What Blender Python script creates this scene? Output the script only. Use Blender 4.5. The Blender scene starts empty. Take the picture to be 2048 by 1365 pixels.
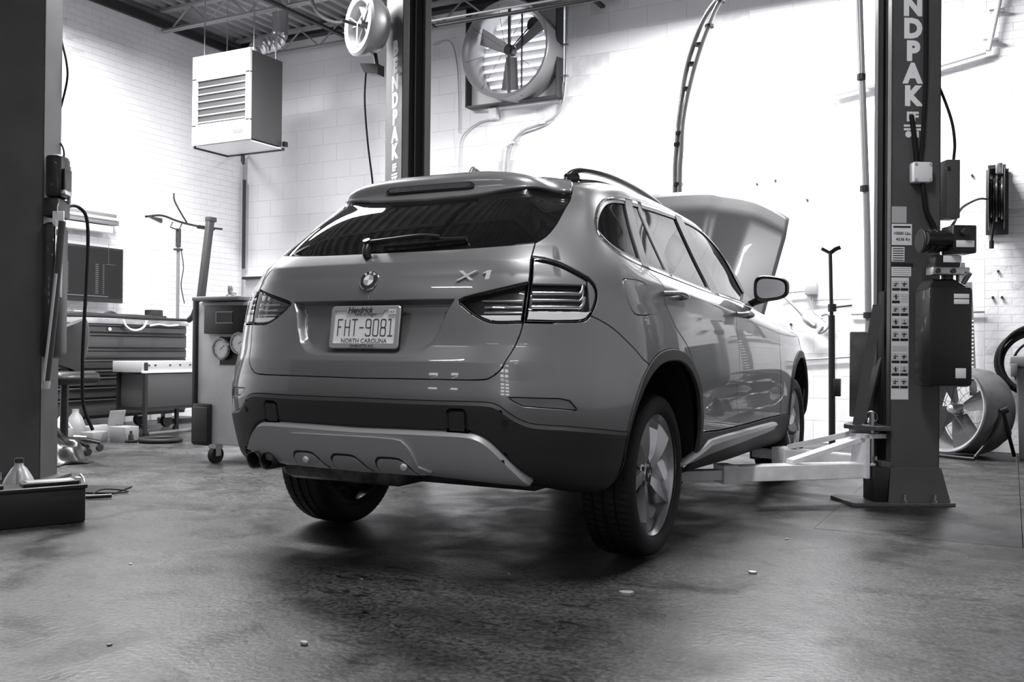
import bpy, bmesh, math, random
import numpy as np
from mathutils import Vector, Matrix
from mathutils.geometry import delaunay_2d_cdt, tessellate_polygon
sin, cos, pi = math.sin, math.cos, math.pi
random.seed(7)
scn = bpy.context.scene
COL = scn.collection

# ---------------------------------------------------------------- camera
cam_d = bpy.data.cameras.new('camera'); cam_d.sensor_width = 36.0
cam_d.lens = 1901.35 / 2048 * 36.0
cam = bpy.data.objects.new('camera', cam_d); COL.objects.link(cam)
yaw, pit, rol = math.radians(27.7475), math.radians(0.4807), math.radians(0.5078)
F = Vector((-sin(yaw) * cos(pit), cos(yaw) * cos(pit), sin(pit)))
R = Vector((cos(yaw), sin(yaw), 0)); U = R.cross(F)
R2 = R * cos(rol) + U * sin(rol); U2 = -R * sin(rol) + U * cos(rol)
cam.matrix_world = Matrix(((R2.x, U2.x, -F.x, 2.1056), (R2.y, U2.y, -F.y, -3.6679), (R2.z, U2.z, -F.z, 0.8308), (0, 0, 0, 1)))
cam_d.clip_end = 100
scn.camera = cam
# ---------------------------------------------------------------- world, exposure, lights
scn.view_settings.view_transform = 'Standard'; scn.view_settings.look = 'None'
scn.view_settings.gamma = 1.0; scn.view_settings.use_curve_mapping = False
scn.view_settings.exposure = 0.0
w = bpy.data.worlds.new('world'); scn.world = w; w.use_nodes = True
w.node_tree.nodes['Background'].inputs[0].default_value = (.5, .5, .52, 1)
w.node_tree.nodes['Background'].inputs[1].default_value = 0.08
def area(name, loc, size, power, rot=(0, 0, 0), sy=None, spread=180):
    d = bpy.data.lights.new(name, 'AREA'); d.energy = power; d.shape = 'RECTANGLE'
    d.size = size; d.size_y = sy or size; d.spread = math.radians(spread)
    o = bpy.data.objects.new(name, d); COL.objects.link(o); o.location = loc; o.rotation_euler = rot
    return o
area('overhead_light', (.3, 4.0, 4.08), 2.0, 380, sy=.4)
area('overhead_light', (-5.0, 1.6, 4.08), .4, 230, sy=2.0)
area('overhead_light', (1.2, -1.3, 4.2), .30, 130, sy=2.0)
for _x, _y in ((-1.6, -4.6), (2.6, -4.9), (.6, -7.4), (4.2, -7.2)): area('overhead_light', (_x, _y, 4.25), 1.2, 17, sy=.14)
area('overhead_light', (-3.3, 1.3, 4.12), 1.6, 270, sy=.35)  # added lamp, no known fitting; brightens the left and back walls

# ---------------------------------------------------------------- helpers
def mat(name, col=.5, rough=.5, metal=0.0, noise=0.0, nscale=8.0, bump=0.0, bscale=60.0, coat=0.0, spec=.5, emit=0.0, detail=4.0, stretch=None, trans=0.0, alpha=1.0):
    m = bpy.data.materials.new(name); m.use_nodes = True
    nt = m.node_tree; b = nt.nodes['Principled BSDF']
    c = col if isinstance(col, (tuple, list)) else (col, col, col * 1.03)
    b.inputs['Base Color'].default_value = (*c, 1)
    b.inputs['Roughness'].default_value = rough; b.inputs['Metallic'].default_value = metal
    b.inputs['Specular IOR Level'].default_value = spec
    if coat: b.inputs['Coat Weight'].default_value = coat; b.inputs['Coat Roughness'].default_value = .02
    if trans: b.inputs['Transmission Weight'].default_value = trans
    if alpha < 1: b.inputs['Alpha'].default_value = alpha
    if emit:
        b.inputs['Emission Color'].default_value = (*c, 1); b.inputs['Emission Strength'].default_value = emit
    if noise or bump:
        tc = nt.nodes.new('ShaderNodeTexCoord'); mp = nt.nodes.new('ShaderNodeMapping')
        nt.links.new(tc.outputs['Object'], mp.inputs[0])
        if stretch: mp.inputs['Scale'].default_value = stretch
    if noise:
        n = nt.nodes.new('ShaderNodeTexNoise'); n.inputs['Scale'].default_value = nscale; n.inputs['Detail'].default_value = detail
        nt.links.new(mp.outputs[0], n.inputs['Vector'])
        r = nt.nodes.new('ShaderNodeValToRGB')
        r.color_ramp.elements[0].position = .35; r.color_ramp.elements[1].position = .65
        r.color_ramp.elements[0].color = (*[x * (1 - noise) for x in c], 1); r.color_ramp.elements[1].color = (*[min(1, x * (1 + noise)) for x in c], 1)
        nt.links.new(n.outputs['Fac'], r.inputs[0]); nt.links.new(r.outputs[0], b.inputs['Base Color'])
    if bump:
        n2 = nt.nodes.new('ShaderNodeTexNoise'); n2.inputs['Scale'].default_value = bscale; n2.inputs['Detail'].default_value = 3
        nt.links.new(mp.outputs[0], n2.inputs['Vector'])
        bp = nt.nodes.new('ShaderNodeBump'); bp.inputs['Strength'].default_value = bump; bp.inputs['Distance'].default_value = .01
        nt.links.new(n2.outputs['Fac'], bp.inputs['Height']); nt.links.new(bp.outputs[0], b.inputs['Normal'])
    return m
def link(o, parent=None):
    COL.objects.link(o)
    if parent is not None:
        o.parent = parent
        o.matrix_parent_inverse = Matrix.Translation(-Vector(parent["o"])) if "o" in parent else Matrix.Identity(4)
    return o
def thing(name, label, cat, loc=(0, 0, 0), group=None):
    o = bpy.data.objects.new(name, None); COL.objects.link(o); o.location = loc; o.empty_display_size = .1
    o['o'] = list(loc); tag(o, label, cat, group); return o
def tag(o, label, cat, group=None, kind=None):
    o['label'] = label; o['category'] = cat
    if group: o['group'] = group
    if kind: o['kind'] = kind
    return o
def raw(name, V, Fc, m, parent=None, smooth=False, normals=None, angle=None):
    me = bpy.data.meshes.new(name); me.from_pydata([tuple(map(float, v)) for v in V], [], [tuple(map(int, f)) for f in Fc]); me.validate(); me.update()
    if m is not None: me.materials.append(m)
    if smooth or normals is not None or angle: me.polygons.foreach_set('use_smooth', [True] * len(me.polygons))
    if normals is not None: me.normals_split_custom_set_from_vertices([tuple(map(float, n)) for n in normals])
    if angle: me.set_sharp_from_angle(angle=math.radians(angle))
    o = bpy.data.objects.new(name, me)
    return link(o, parent)
class MB:
    """collects shapes (world coordinates) and links them as ONE mesh object"""
    def __init__(s): s.V = []; s.F = []; s.bm = None
    def add(s, V, Fc, M=None):
        n = len(s.V)
        s.V += [tuple(M @ Vector(v)) if M is not None else tuple(v) for v in V]; s.F += [tuple(i + n for i in f) for f in Fc]; return s
    def box(s, c, d, rot=None, bev=0.0, M=None):
        """c centre, d full size, rot z angle (rad) or Matrix"""
        T = Matrix.Translation(c)
        if rot is not None: T = T @ (rot.to_4x4() if hasattr(rot, 'to_4x4') else Matrix.Rotation(rot, 4, 'Z'))
        if M is not None: T = M @ T
        if bev > 0:
            b = bmesh.new(); bmesh.ops.create_cube(b, size=1.0)
            for v in b.verts: v.co = Vector((v.co.x * d[0], v.co.y * d[1], v.co.z * d[2]))
            bmesh.ops.bevel(b, geom=b.edges[:], offset=min(bev, min(d) * .45), segments=2, affect='EDGES', profile=.5)
            b.verts.index_update(); s.add([v.co[:] for v in b.verts], [[v.index for v in f.verts] for f in b.faces], T); b.free()
        else:
            V = [(x * d[0] / 2, y * d[1] / 2, z * d[2] / 2) for x in (-1, 1) for y in (-1, 1) for z in (-1, 1)]
            s.add(V, [(0, 1, 3, 2), (4, 6, 7, 5), (0, 4, 5, 1), (2, 3, 7, 6), (0, 2, 6, 4), (1, 5, 7, 3)], T)
        return s
    def cyl(s, a, b, r, r2=None, n=20, caps=True):
        a, b = Vector(a), Vector(b); r2 = r if r2 is None else r2
        z = (b - a).normalized(); x = z.orthogonal().normalized(); y = z.cross(x)
        V = [a + (x * cos(2 * pi * i / n) + y * sin(2 * pi * i / n)) * r for i in range(n)] + [b + (x * cos(2 * pi * i / n) + y * sin(2 * pi * i / n)) * r2 for i in range(n)]
        Fc = [(i, (i + 1) % n, n + (i + 1) % n, n + i) for i in range(n)]
        if caps: Fc += [tuple(range(n))[::-1], tuple(range(n, 2 * n))]
        return s.add([v[:] for v in V], Fc)
    def tube(s, pts, r, n=10, sub=6, closed=False, flat=None):
        P = smooth_line(pts, sub, closed) if sub > 1 else [Vector(p) for p in pts]
        m = len(P); V = []; up = None
        for i, p in enumerate(P):
            a = P[(i - 1) % m] if closed or i > 0 else P[0]; b = P[(i + 1) % m] if closed or i < m - 1 else P[-1]
            t = (b - a).normalized()
            if up is None: up = t.orthogonal().normalized() if flat is None else Vector(flat)
            x = (up - t * up.dot(t)).normalized(); y = t.cross(x); up = x
            rr = r(i / (m - 1)) if callable(r) else r
            rx, ry = (rr if isinstance(rr, tuple) else (rr, rr))
            V += [(p + x * cos(2 * pi * k / n) * rx + y * sin(2 * pi * k / n) * ry)[:] for k in range(n)]
        Fc = [(i * n + k, i * n + (k + 1) % n, ((i + 1) % m) * n + (k + 1) % n, ((i + 1) % m) * n + k) for i in range(m if closed else m - 1) for k in range(n)]
        if not closed: Fc += [tuple(range(n))[::-1], tuple(range((m - 1) * n, m * n))]
        return s.add(V, Fc)
    def lathe(s, prof, M=None, n=32, closed=False):
        """prof: [(r, z)]; axis z"""
        k = len(prof); V = [(r * cos(2 * pi * i / n), r * sin(2 * pi * i / n), z) for i in range(n) for r, z in prof]
        Fc = [(i * k + j, ((i + 1) % n) * k + j, ((i + 1) % n) * k + (j + 1) % k, i * k + (j + 1) % k) for i in range(n) for j in range(k if closed else k - 1)]
        return s.add(V, Fc, M)
    def prism(s, poly, a, b, M=None):
        """poly 2D list extruded z a..b"""
        n = len(poly); V = [(x, y, a) for x, y in poly] + [(x, y, b) for x, y in poly]
        T = tessellate_polygon([[Vector((x, y, 0)) for x, y in poly]])
        Fc = [tuple(t) for t in T] + [tuple(i + n for i in t[::-1]) for t in T] + [(i, (i + 1) % n, n + (i + 1) % n, n + i) for i in range(n)]
        return s.add(V, Fc, M)
    def build(s, name, m, parent=None, smooth=None, bevel=0.0):
        me = bpy.data.meshes.new(name); me.from_pydata(s.V, [], s.F); me.update()
        b = bmesh.new(); b.from_mesh(me); bmesh.ops.recalc_face_normals(b, faces=b.faces[:]); b.to_mesh(me); b.free()
        if m is not None: me.materials.append(m)
        if smooth is not None:
            me.polygons.foreach_set('use_smooth', [True] * len(me.polygons)); me.set_sharp_from_angle(angle=math.radians(smooth))
        o = bpy.data.objects.new(name, me); link(o, parent)
        if bevel:
            md = o.modifiers.new('bevel', 'BEVEL'); md.width = bevel; md.segments = 2; md.limit_method = 'ANGLE'; md.angle_limit = math.radians(40)
        return o
def smooth_line(pts, sub=6, closed=False):
    P = [Vector(p) for p in pts]; n = len(P); out = []
    for i in range(n if closed else n - 1):
        a = P[(i - 1) % n] if closed or i > 0 else P[0] * 2 - P[1]
        b, c = P[i], P[(i + 1) % n]
        d = P[(i + 2) % n] if closed or i < n - 2 else P[-1] * 2 - P[-2]
        for k in range(sub):
            t = k / sub
            out.append(.5 * ((2 * b) + (c - a) * t + (2 * a - 5 * b + 4 * c - d) * t * t + (3 * b - a - 3 * c + d) * t ** 3))
    if not closed: out.append(P[-1])
    return out
def frame(origin, xaxis, yaxis):
    x = Vector(xaxis).normalized(); z = x.cross(Vector(yaxis)).normalized(); y = z.cross(x)
    M = Matrix((x, y, z)).transposed().to_4x4(); M.translation = Vector(origin); return M
def text(name, body, size, M, m, parent=None, depth=.001, bold=0.0, sx=1.0, align='CENTER', spacing=1.0, shear=0.0):
    """flat lettering in the local xy plane of M, as its own mesh"""
    c = bpy.data.curves.new(name, 'FONT'); c.body = body; c.size = size; c.extrude = depth; c.offset = bold
    c.align_x = align; c.align_y = 'CENTER'; c.space_character = spacing; c.resolution_u = 3; c.shear = shear
    t = bpy.data.objects.new(name + '_tmp', c); COL.objects.link(t)
    dg = bpy.context.evaluated_depsgraph_get(); dg.update()
    me = bpy.data.meshes.new_from_object(t.evaluated_get(dg)); bpy.data.objects.remove(t); bpy.data.curves.remove(c)
    me.transform(M @ Matrix.Diagonal((sx, 1, 1, 1))); me.materials.clear(); me.materials.append(m)
    me.name = name; o = bpy.data.objects.new(name, me); return link(o, parent)
def dup(root, loc, label=None, rotz=0.0):
    r = root.copy(); COL.objects.link(r); r.location = loc; r.rotation_euler[2] += rotz; r['o'] = list(loc)
    if label: r['label'] = label
    for ch in [o for o in root.children]:
        c = ch.copy(); COL.objects.link(c); c.parent = r
        for g in [o for o in ch.children]:
            d = g.copy(); COL.objects.link(d); d.parent = c
    return r
# ---------------------------------------------------------------- materials
M_paint = mat('car_paint', .215, .34, .40, coat=1.0, bump=0)
M_black = mat('black_trim', .012, .35)
M_clad = mat('grained_plastic', .026, .55, bump=.25, bscale=900)
M_silverp = mat('satin_silver_plastic', .42, .42, .25)
M_silverp2 = mat('satin_grey_plastic', .22, .45, .25)
M_chrome = mat('chrome', .75, .08, 1.0)
M_satin = mat('satin_aluminium', .62, .25, 1.0)
M_glass = mat('tinted_glass', .005, .02, 0, coat=0, spec=.4)
M_glass2 = mat('side_glass', .010, .02, 0, spec=.12)
M_glass2.node_tree.nodes['Principled BSDF'].inputs['IOR'].default_value = 1.22
M_rubber = mat('tyre_rubber', .006, .65, bump=.1, bscale=200)
M_dark = mat('dark_void', .004, .8)
M_under = mat('underbody', .03, .7, noise=.5, nscale=6)
M_white = mat('white_plastic', .8, .4)
M_decal = mat('decal_white', .82, .5)
M_ink = mat('ink', .02, .5)
M_post = mat('lift_blue_paint', .075, .45, noise=.12, nscale=3, bump=.15, bscale=250)
M_steel = mat('bright_steel', .55, .3, 1.0)
M_dsteel = mat('dark_steel', .06, .45, .6)
M_armw = mat('arm_white_paint', .86, .4, noise=.12, nscale=9, detail=8)
M_cord = mat('black_cord', .012, .7, spec=.2)
M_greypipe = mat('grey_conduit', .42, .35, .3)
M_wpaint = mat('wall_conduit_paint', .72, .5)
# ================================================================ ROOM (structure)
def floor_material():
    m = mat('stained_concrete', .06, .5); nt = m.node_tree; L = nt.links; b = nt.nodes['Principled BSDF']
    tc = nt.nodes.new('ShaderNodeTexCoord')
    def noise(s, d, dist=0, st=(1, 1, 1)):
        mp = nt.nodes.new('ShaderNodeMapping'); mp.inputs['Scale'].default_value = st; L.new(tc.outputs['Object'], mp.inputs[0])
        n = nt.nodes.new('ShaderNodeTexNoise'); n.inputs['Scale'].default_value = s; n.inputs['Detail'].default_value = d; n.inputs['Distortion'].default_value = dist; L.new(mp.outputs[0], n.inputs['Vector']); return n.outputs['Fac']
    def ramp(f, stops):
        r = nt.nodes.new('ShaderNodeValToRGB'); e = r.color_ramp.elements
        while len(e) < len(stops): e.new(.5)
        for k, (p, c) in enumerate(stops): e[k].position = p; e[k].color = (c, c, c, 1)
        L.new(f, r.inputs[0]); return r.outputs[0]
    def mul(a, c, f=1.0):
        x = nt.nodes.new('ShaderNodeMix'); x.data_type = 'RGBA'; x.blend_type = 'MULTIPLY'; x.inputs[0].default_value = f; L.new(a, x.inputs[6]); L.new(c, x.inputs[7]); return x.outputs[2]
    base = ramp(noise(.8, 12, .6), [(.3, .024), (.5, .046), (.7, .082)])
    st = ramp(noise(2.6, 9, 1.2, (1, 1.6, 1)), [(.40, .55), (.55, 1.0), (.75, 1.15)])
    fine = ramp(noise(60, 10, .6), [(.38, .35), (.51, 1.0), (.62, 1.6)])
    spots = ramp(noise(9, 7, 1.5, (1, 2.6, 1)), [(.365, .10), (.415, 1.0), (1, 1.0)])
    c = mul(mul(mul(base, st), fine), spots); L.new(c, b.inputs['Base Color'])
    L.new(ramp(noise(3, 6, .5), [(.35, .30), (.65, .55)]), b.inputs['Roughness'])
    bp = nt.nodes.new('ShaderNodeBump'); bp.inputs['Strength'].default_value = .25; bp.inputs['Distance'].default_value = .006
    L.new(noise(55, 8, .3), bp.inputs['Height']); L.new(bp.outputs[0], b.inputs['Normal']); return m
M_floor = floor_material()
M_brick = mat('white_painted_brick', .84, .62, noise=.03, nscale=2.0, bump=.25, bscale=40)
M_mortar = mat('white_painted_mortar', .84, .7, noise=.08, nscale=5)
M_brickd = mat('worn_white_paint', .74, .62, noise=.16, nscale=11.0, bump=.4, bscale=70)
M_deck = mat('corrugated_steel_deck', .34, .5, .2, noise=.25, nscale=1.5)
M_joist = mat('grey_primer_steel', .36, .5, .2)
def struct(o): o['kind'] = 'structure'; return o
# floor slab with control joints
fb = MB(); xs = [-8, 1.285, 2.15, 8]
fb.box((0, -4.525, -.06), (16, 10.95, .12)); fb.box((-3.3575, 3.4755, -.06), (9.285, 5.051, .12))
for a, c in zip(xs[1:], xs[2:]):
    for y0, y1 in ((.956, 6),): fb.box(((a + c) / 2, (y0 + y1) / 2, -.06), (c - a - .003, y1 - y0 - .003, .12))
fl = struct(fb.build('floor', M_floor))
b = MB(); b.box((0, -2, -.13), (16.2, 16.4, .06)); struct(b.build('trim_1', M_dark))
# brick walls: backing + bricks with recessed joints
def brick_wall(name, org, ux, L_, H_, n_in, near, split=0.0):
    ux = Vector(ux); nn = Vector(n_in); bw, bh, j = .203, .068, .0017
    b = MB(); M = frame(Vector(org), ux, (0, 0, 1))
    sgn = 1 if (M.to_3x3() @ Vector((0, 0, 1))).dot(nn) > 0 else -1
    b.box((L_ / 2, H_ / 2, -sgn * .11), (L_, H_, .20), M=M)
    w_ = struct(b.build(name, M_mortar))
    bm_ = bmesh.new(); bmesh.ops.create_cube(bm_, size=1)
    for v in bm_.verts: v.co = Vector((v.co.x * (bw - j), v.co.y * (bh - j), v.co.z * .02))
    bmesh.ops.bevel(bm_, geom=[e for e in bm_.edges if all(v.co.z * sgn > 0 for v in e.verts)], offset=.0006, segments=1, affect='EDGES')
    me = bpy.data.meshes.new('brick'); bm_.to_mesh(me); bm_.free(); me.materials.append(M_brick)
    me2 = me.copy(); me2.materials.clear(); me2.materials.append(M_brickd)
    cells = []
    def lay(x0_, x1_, cw, chh, kind):
        r = 0
        while r * chh < H_ - .02:
            hh = min(chh, H_ - r * chh); x = x0_ - (cw / 2 if r % 2 else 0)
            while x < x1_ - .01:
                a, c = max(x0_, x), min(x1_, x + cw)
                if c - a > .02: cells.append(((a + c) / 2, r * chh + hh / 2, (c - a - j) / (bw - j), (hh - j) / (bh - j), kind))
                x += cw
            r += 1
    if split: lay(0, split, .406, .203, 'block')
    lay(split, L_, bw, bh, 'brick')
    cam_p = Vector((2.1, -3.67, .83))
    def vis(c):
        p = M @ Vector((c[0], c[1], 0)); return near(p)
    cells = [c for c in cells if vis(c) != 'skip']
    cells.sort(key=lambda c: (0 if vis(c) else 1, (M @ Vector((c[0], c[1], 0)) - cam_p).length))
    V0 = [v.co.copy() for v in me.vertices]; F0 = [tuple(p.vertices) for p in me.polygons]
    rnd = random.Random(3)
    SV_, SF_ = [], []; nk = {'block': 0, 'brick': 0}
    for i, (x, y, s, sv_, kind) in enumerate(cells):
        z = -sgn * .010 + sgn * .0007 + sgn * rnd.uniform(-.0002, .0005)
        if nk[kind] < (300 if kind == 'block' or not split else 240) and (kind == 'block' or vis((x, y, s))):
            nk[kind] += 1; o = bpy.data.objects.new(kind, me2 if rnd.random() < .14 else me); COL.objects.link(o); o.parent = w_
            o.matrix_local = M @ Matrix.Translation((x, y, z)) @ Matrix.Diagonal((s, sv_, 1, 1))
        else:
            k = len(SV_); SV_ += [(M @ Vector((x + v.x * s, y + v.y * sv_, z + v.z)))[:] for v in V0]; SF_ += [tuple(a + k for a in f) for f in F0]
    o = raw('brickwork', SV_, SF_, M_brick, w_); o['kind'] = 'stuff'
    return w_
wb = brick_wall('wall_back', (-6.4, 5.3, 0), (1, 0, 0), 12.4, 4.556, (0, -1, 0), lambda p: -6.3 < p.x < 2.6, split=8.30)
wl = brick_wall('wall_left', (-6.4, -6.0, 0), (0, 1, 0), 11.3, 4.42, (1, 0, 0), lambda p: ('skip' if p.y < .5 else (2.0 < p.y < 5.3 and 1.25 < p.z < 4.4)))
M_pl = mat('far_wall_paint', .55, .7, noise=.06, nscale=1.0)
b = MB(); b.box((6.1, -2.2, 2.3), (.2, 15.2, 4.6)); struct(b.build('wall_right', M_pl))
# wall behind the camera; its doors and glowing panes are added for car reflections
M_glow = mat('pane_glow', .9, .3, emit=8.0)
b = MB(); b.box((0, -9.6, 2.3), (13, .2, 4.6)); wf = struct(b.build('wall_front', M_pl))
for k, x0 in enumerate((-4.4, .4)):
    b = MB(); 
    for r in range(5): b.box((x0 + 1.6, -9.47, .31 + .62 * r), (3.2, .05, .60))
    dr = struct(b.build('door_%d' % (k + 1), M_pl))
    for r in ((1, 2, 3, 4) if k else (2,)):
        for c_ in ((3, 4) if k else (1, 3)):
            b = MB(); b.box((x0 + .32 + .64 * c_, -9.44, .31 + .62 * r), (.46, .02, .34)); b.build('added_pane', M_glow, dr)
# ceiling: corrugated deck on open-web joists
V = []; Fc = []; 
x = -6.9; prof = []
while x < 6.2:
    prof += [(x, 4.60), (x + .055, 4.60), (x + .075, 4.64), (x + .13, 4.64)]; x += .152
for px_, pz_ in prof: V += [(px_, -9.7, pz_), (px_, 5.4, pz_)]
Fc = [(2 * i, 2 * i + 1, 2 * i + 3, 2 * i + 2) for i in range(len(prof) - 1)]
ce = struct(raw('ceiling', V, Fc, M_deck))
b = MB(); b.box((-6.42, -.3, 4.46), (.12, 11.2, .09)); b.build('edge_beam', M_dsteel, ce)
b = MB(); b.box((-.2, 5.24, 4.575), (12.4, .10, .04)); b.build('edge_angle', M_dsteel, ce)
for k, y in enumerate((5.08, 3.9, 2.72, 1.54, .36, -.82)):
    b = MB()
    for dy in (-.022, .022):
        b.box((-.2, y + dy, 4.345), (12.3, .035, .005)); b.box((-.2, y + dy * .3, 4.362), (12.3, .005, .035))
    ch_ = b.build('joist_chord', M_joist, ce)
    b = MB(); b.box((-.2, y, 4.585), (12.3, .08, .03)); b.build('joist_chord', M_joist, ce)
    b = MB(); xx = -6.2; 
    while xx < 5.8: b.cyl((xx, y, 4.36), (xx + .28, y, 4.58), .011, n=6); b.cyl((xx + .28, y, 4.58), (xx + .56, y, 4.36), .011, n=6); xx += .56
    wb_ = b.build('joist_web', M_joist, ce); wb_['kind'] = 'stuff'
# bridging bars running with the bays
for x in (-4.55, -1.6, 1.4):
    b = MB(); b.box((x, 2.0, 4.33), (.045, 6.6, .03)); b.build('bridging_bar', M_dsteel, ce)
# ================================================================ CAR BODY SURFACE
# rows: list of 18 (x,y,z); world frame, x right, y forward
def row(xs,ys,zs): return list(zip(xs,ys,zs))
YS=[None]*5
ROWS=[
# r0 tuck under
row([0,.26,.48,.62,.72,.78,.79,.80,.80,.80,.80,.80,.80,.80,.76,.62,.36,0],
    [-.66,-.66,-.64,-.60,-.52,-.44,-.28,0,.42,.85,1.35,1.85,2.35,2.8,3.1,3.22,3.28,3.3],
    [.37,.37,.36,.34,.32,.32,.32,.30,.29,.28,.27,.27,.26,.25,.24,.24,.24,.24]),
# r1 bottom edge
row([0,.28,.52,.70,.815,.855,.86,.86,.855,.85,.85,.85,.855,.86,.82,.68,.40,0],
    [-.80,-.795,-.775,-.72,-.63,-.50,-.30,0,.42,.85,1.35,1.85,2.35,2.8,3.16,3.34,3.44,3.47],
    [.405,.40,.385,.37,.355,.35,.345,.34,.335,.33,.32,.315,.305,.30,.29,.28,.28,.28]),
# r2
row([0,.28,.53,.72,.845,.885,.892,.893,.885,.88,.878,.88,.887,.892,.86,.72,.42,0],
    [-.845,-.84,-.815,-.755,-.64,-.48,-.30,0,.42,.85,1.35,1.85,2.35,2.8,3.22,3.42,3.52,3.56],
    [.47,.47,.46,.45,.445,.44,.435,.43,.43,.42,.41,.41,.40,.40,.39,.38,.38,.38]),
# r3
row([0,.28,.53,.73,.865,.900,.905,.905,.895,.888,.886,.888,.895,.900,.87,.73,.42,0],
    [-.868,-.862,-.838,-.772,-.645,-.47,-.30,0,.42,.85,1.35,1.85,2.35,2.8,3.24,3.46,3.56,3.60],
    [.575,.575,.57,.565,.56,.555,.55,.54,.53,.52,.51,.51,.50,.50,.49,.48,.48,.48]),
# r4
row([0,.28,.53,.73,.868,.905,.910,.910,.900,.893,.890,.892,.900,.902,.872,.73,.42,0],
    [-.880,-.873,-.848,-.780,-.648,-.47,-.30,0,.42,.85,1.35,1.85,2.35,2.8,3.24,3.46,3.56,3.60],
    [.665,.665,.665,.66,.655,.65,.645,.64,.63,.62,.61,.61,.60,.60,.59,.58,.58,.58]),
# r5
row([0,.28,.53,.72,.86,.900,.907,.908,.898,.891,.888,.890,.898,.898,.865,.72,.42,0],
    [-.868,-.862,-.836,-.770,-.640,-.47,-.30,0,.42,.85,1.35,1.85,2.35,2.8,3.22,3.44,3.54,3.58],
    [.755,.755,.755,.75,.745,.74,.74,.735,.73,.72,.71,.71,.70,.70,.69,.68,.68,.68]),
# r6
row([0,.28,.53,.715,.845,.888,.898,.900,.890,.884,.881,.883,.890,.888,.85,.70,.40,0],
    [-.838,-.832,-.808,-.742,-.620,-.46,-.30,0,.42,.85,1.35,1.85,2.35,2.8,3.18,3.38,3.48,3.52],
    [.86,.86,.86,.86,.86,.855,.855,.85,.84,.83,.82,.82,.81,.80,.79,.78,.78,.78]),
# r7
row([0,.28,.53,.70,.82,.868,.882,.886,.878,.873,.870,.870,.872,.862,.82,.67,.38,0],
    [-.815,-.808,-.780,-.710,-.595,-.45,-.30,0,.42,.85,1.35,1.85,2.35,2.8,3.12,3.32,3.42,3.46],
    [.975,.975,.975,.975,.975,.97,.97,.965,.955,.945,.935,.925,.91,.90,.88,.85,.84,.84]),
# r8
row([0,.28,.52,.68,.79,.838,.853,.860,.858,.853,.850,.845,.83,.80,.73,.58,.34,0],
    [-.782,-.773,-.742,-.672,-.565,-.44,-.30,0,.42,.85,1.35,1.85,2.35,2.8,3.06,3.24,3.33,3.36],
    [1.09,1.09,1.09,1.09,1.09,1.085,1.08,1.07,1.06,1.05,1.04,1.03,1.01,.98,.94,.91,.90,.90]),
# r9 belt / glass base
row([0,.28,.50,.645,.74,.79,.808,.818,.822,.820,.818,.80,.72,.60,.46,.32,.16,0],
    [-.705,-.697,-.668,-.605,-.515,-.42,-.29,0,.42,.85,1.35,1.85,2.12,2.25,2.34,2.40,2.44,2.45],
    [1.20,1.20,1.20,1.20,1.195,1.19,1.185,1.17,1.145,1.125,1.105,1.085,1.08,1.085,1.09,1.095,1.10,1.10]),
# r10
row([0,.27,.475,.60,.69,.735,.752,.762,.765,.762,.755,.735,.665,.56,.43,.30,.15,0],
    [-.610,-.602,-.573,-.515,-.445,-.37,-.26,0,.40,.80,1.22,1.60,1.85,1.97,2.05,2.10,2.13,2.14],
    [1.295,1.295,1.295,1.295,1.29,1.285,1.28,1.27,1.255,1.24,1.225,1.21,1.21,1.215,1.225,1.23,1.235,1.235]),
# r11
row([0,.26,.45,.56,.64,.68,.697,.708,.710,.706,.695,.675,.61,.52,.40,.28,.14,0],
    [-.490,-.482,-.455,-.405,-.355,-.30,-.22,0,.38,.75,1.08,1.38,1.58,1.70,1.77,1.82,1.84,1.85],
    [1.39,1.39,1.388,1.385,1.382,1.38,1.38,1.375,1.368,1.36,1.35,1.34,1.345,1.355,1.365,1.37,1.375,1.375]),
# r12
row([0,.25,.425,.525,.59,.625,.645,.66,.662,.658,.645,.625,.57,.48,.37,.26,.13,0],
    [-.40,-.392,-.368,-.325,-.285,-.24,-.18,.02,.36,.70,.98,1.18,1.32,1.41,1.47,1.51,1.53,1.54],
    [1.462,1.461,1.458,1.452,1.448,1.448,1.452,1.462,1.468,1.466,1.458,1.450,1.455,1.465,1.475,1.48,1.485,1.485]),
# r13 roof edge
row([0,.24,.40,.49,.54,.57,.59,.605,.608,.602,.59,.57,.52,.44,.34,.24,.12,0],
    [-.385,-.375,-.348,-.30,-.25,-.20,-.12,.06,.36,.66,.90,1.06,1.17,1.24,1.29,1.32,1.34,1.35],
    [1.515,1.515,1.511,1.503,1.495,1.495,1.502,1.516,1.524,1.522,1.514,1.506,1.51,1.518,1.526,1.53,1.533,1.533]),
# r14
row([0,.14,.22,.28,.31,.33,.34,.345,.345,.34,.33,.32,.29,.25,.20,.14,.07,0],
    [-.22,-.21,-.19,-.15,-.10,-.05,.02,.15,.38,.62,.80,.92,1.0,1.06,1.10,1.13,1.14,1.15],
    [1.553,1.553,1.552,1.552,1.552,1.553,1.556,1.563,1.569,1.569,1.565,1.560,1.558,1.558,1.557,1.556,1.556,1.556]),
# r15 spine
row([0]*18,
    [-.05,-.03,0,.03,.07,.11,.16,.25,.40,.56,.66,.74,.80,.84,.88,.91,.93,.94],
    [1.576,1.577,1.578,1.579,1.580,1.581,1.582,1.584,1.585,1.584,1.582,1.580,1.577,1.575,1.572,1.570,1.568,1.567]),
]
G=np.array(ROWS,float)      # nv x nu x 3

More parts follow.
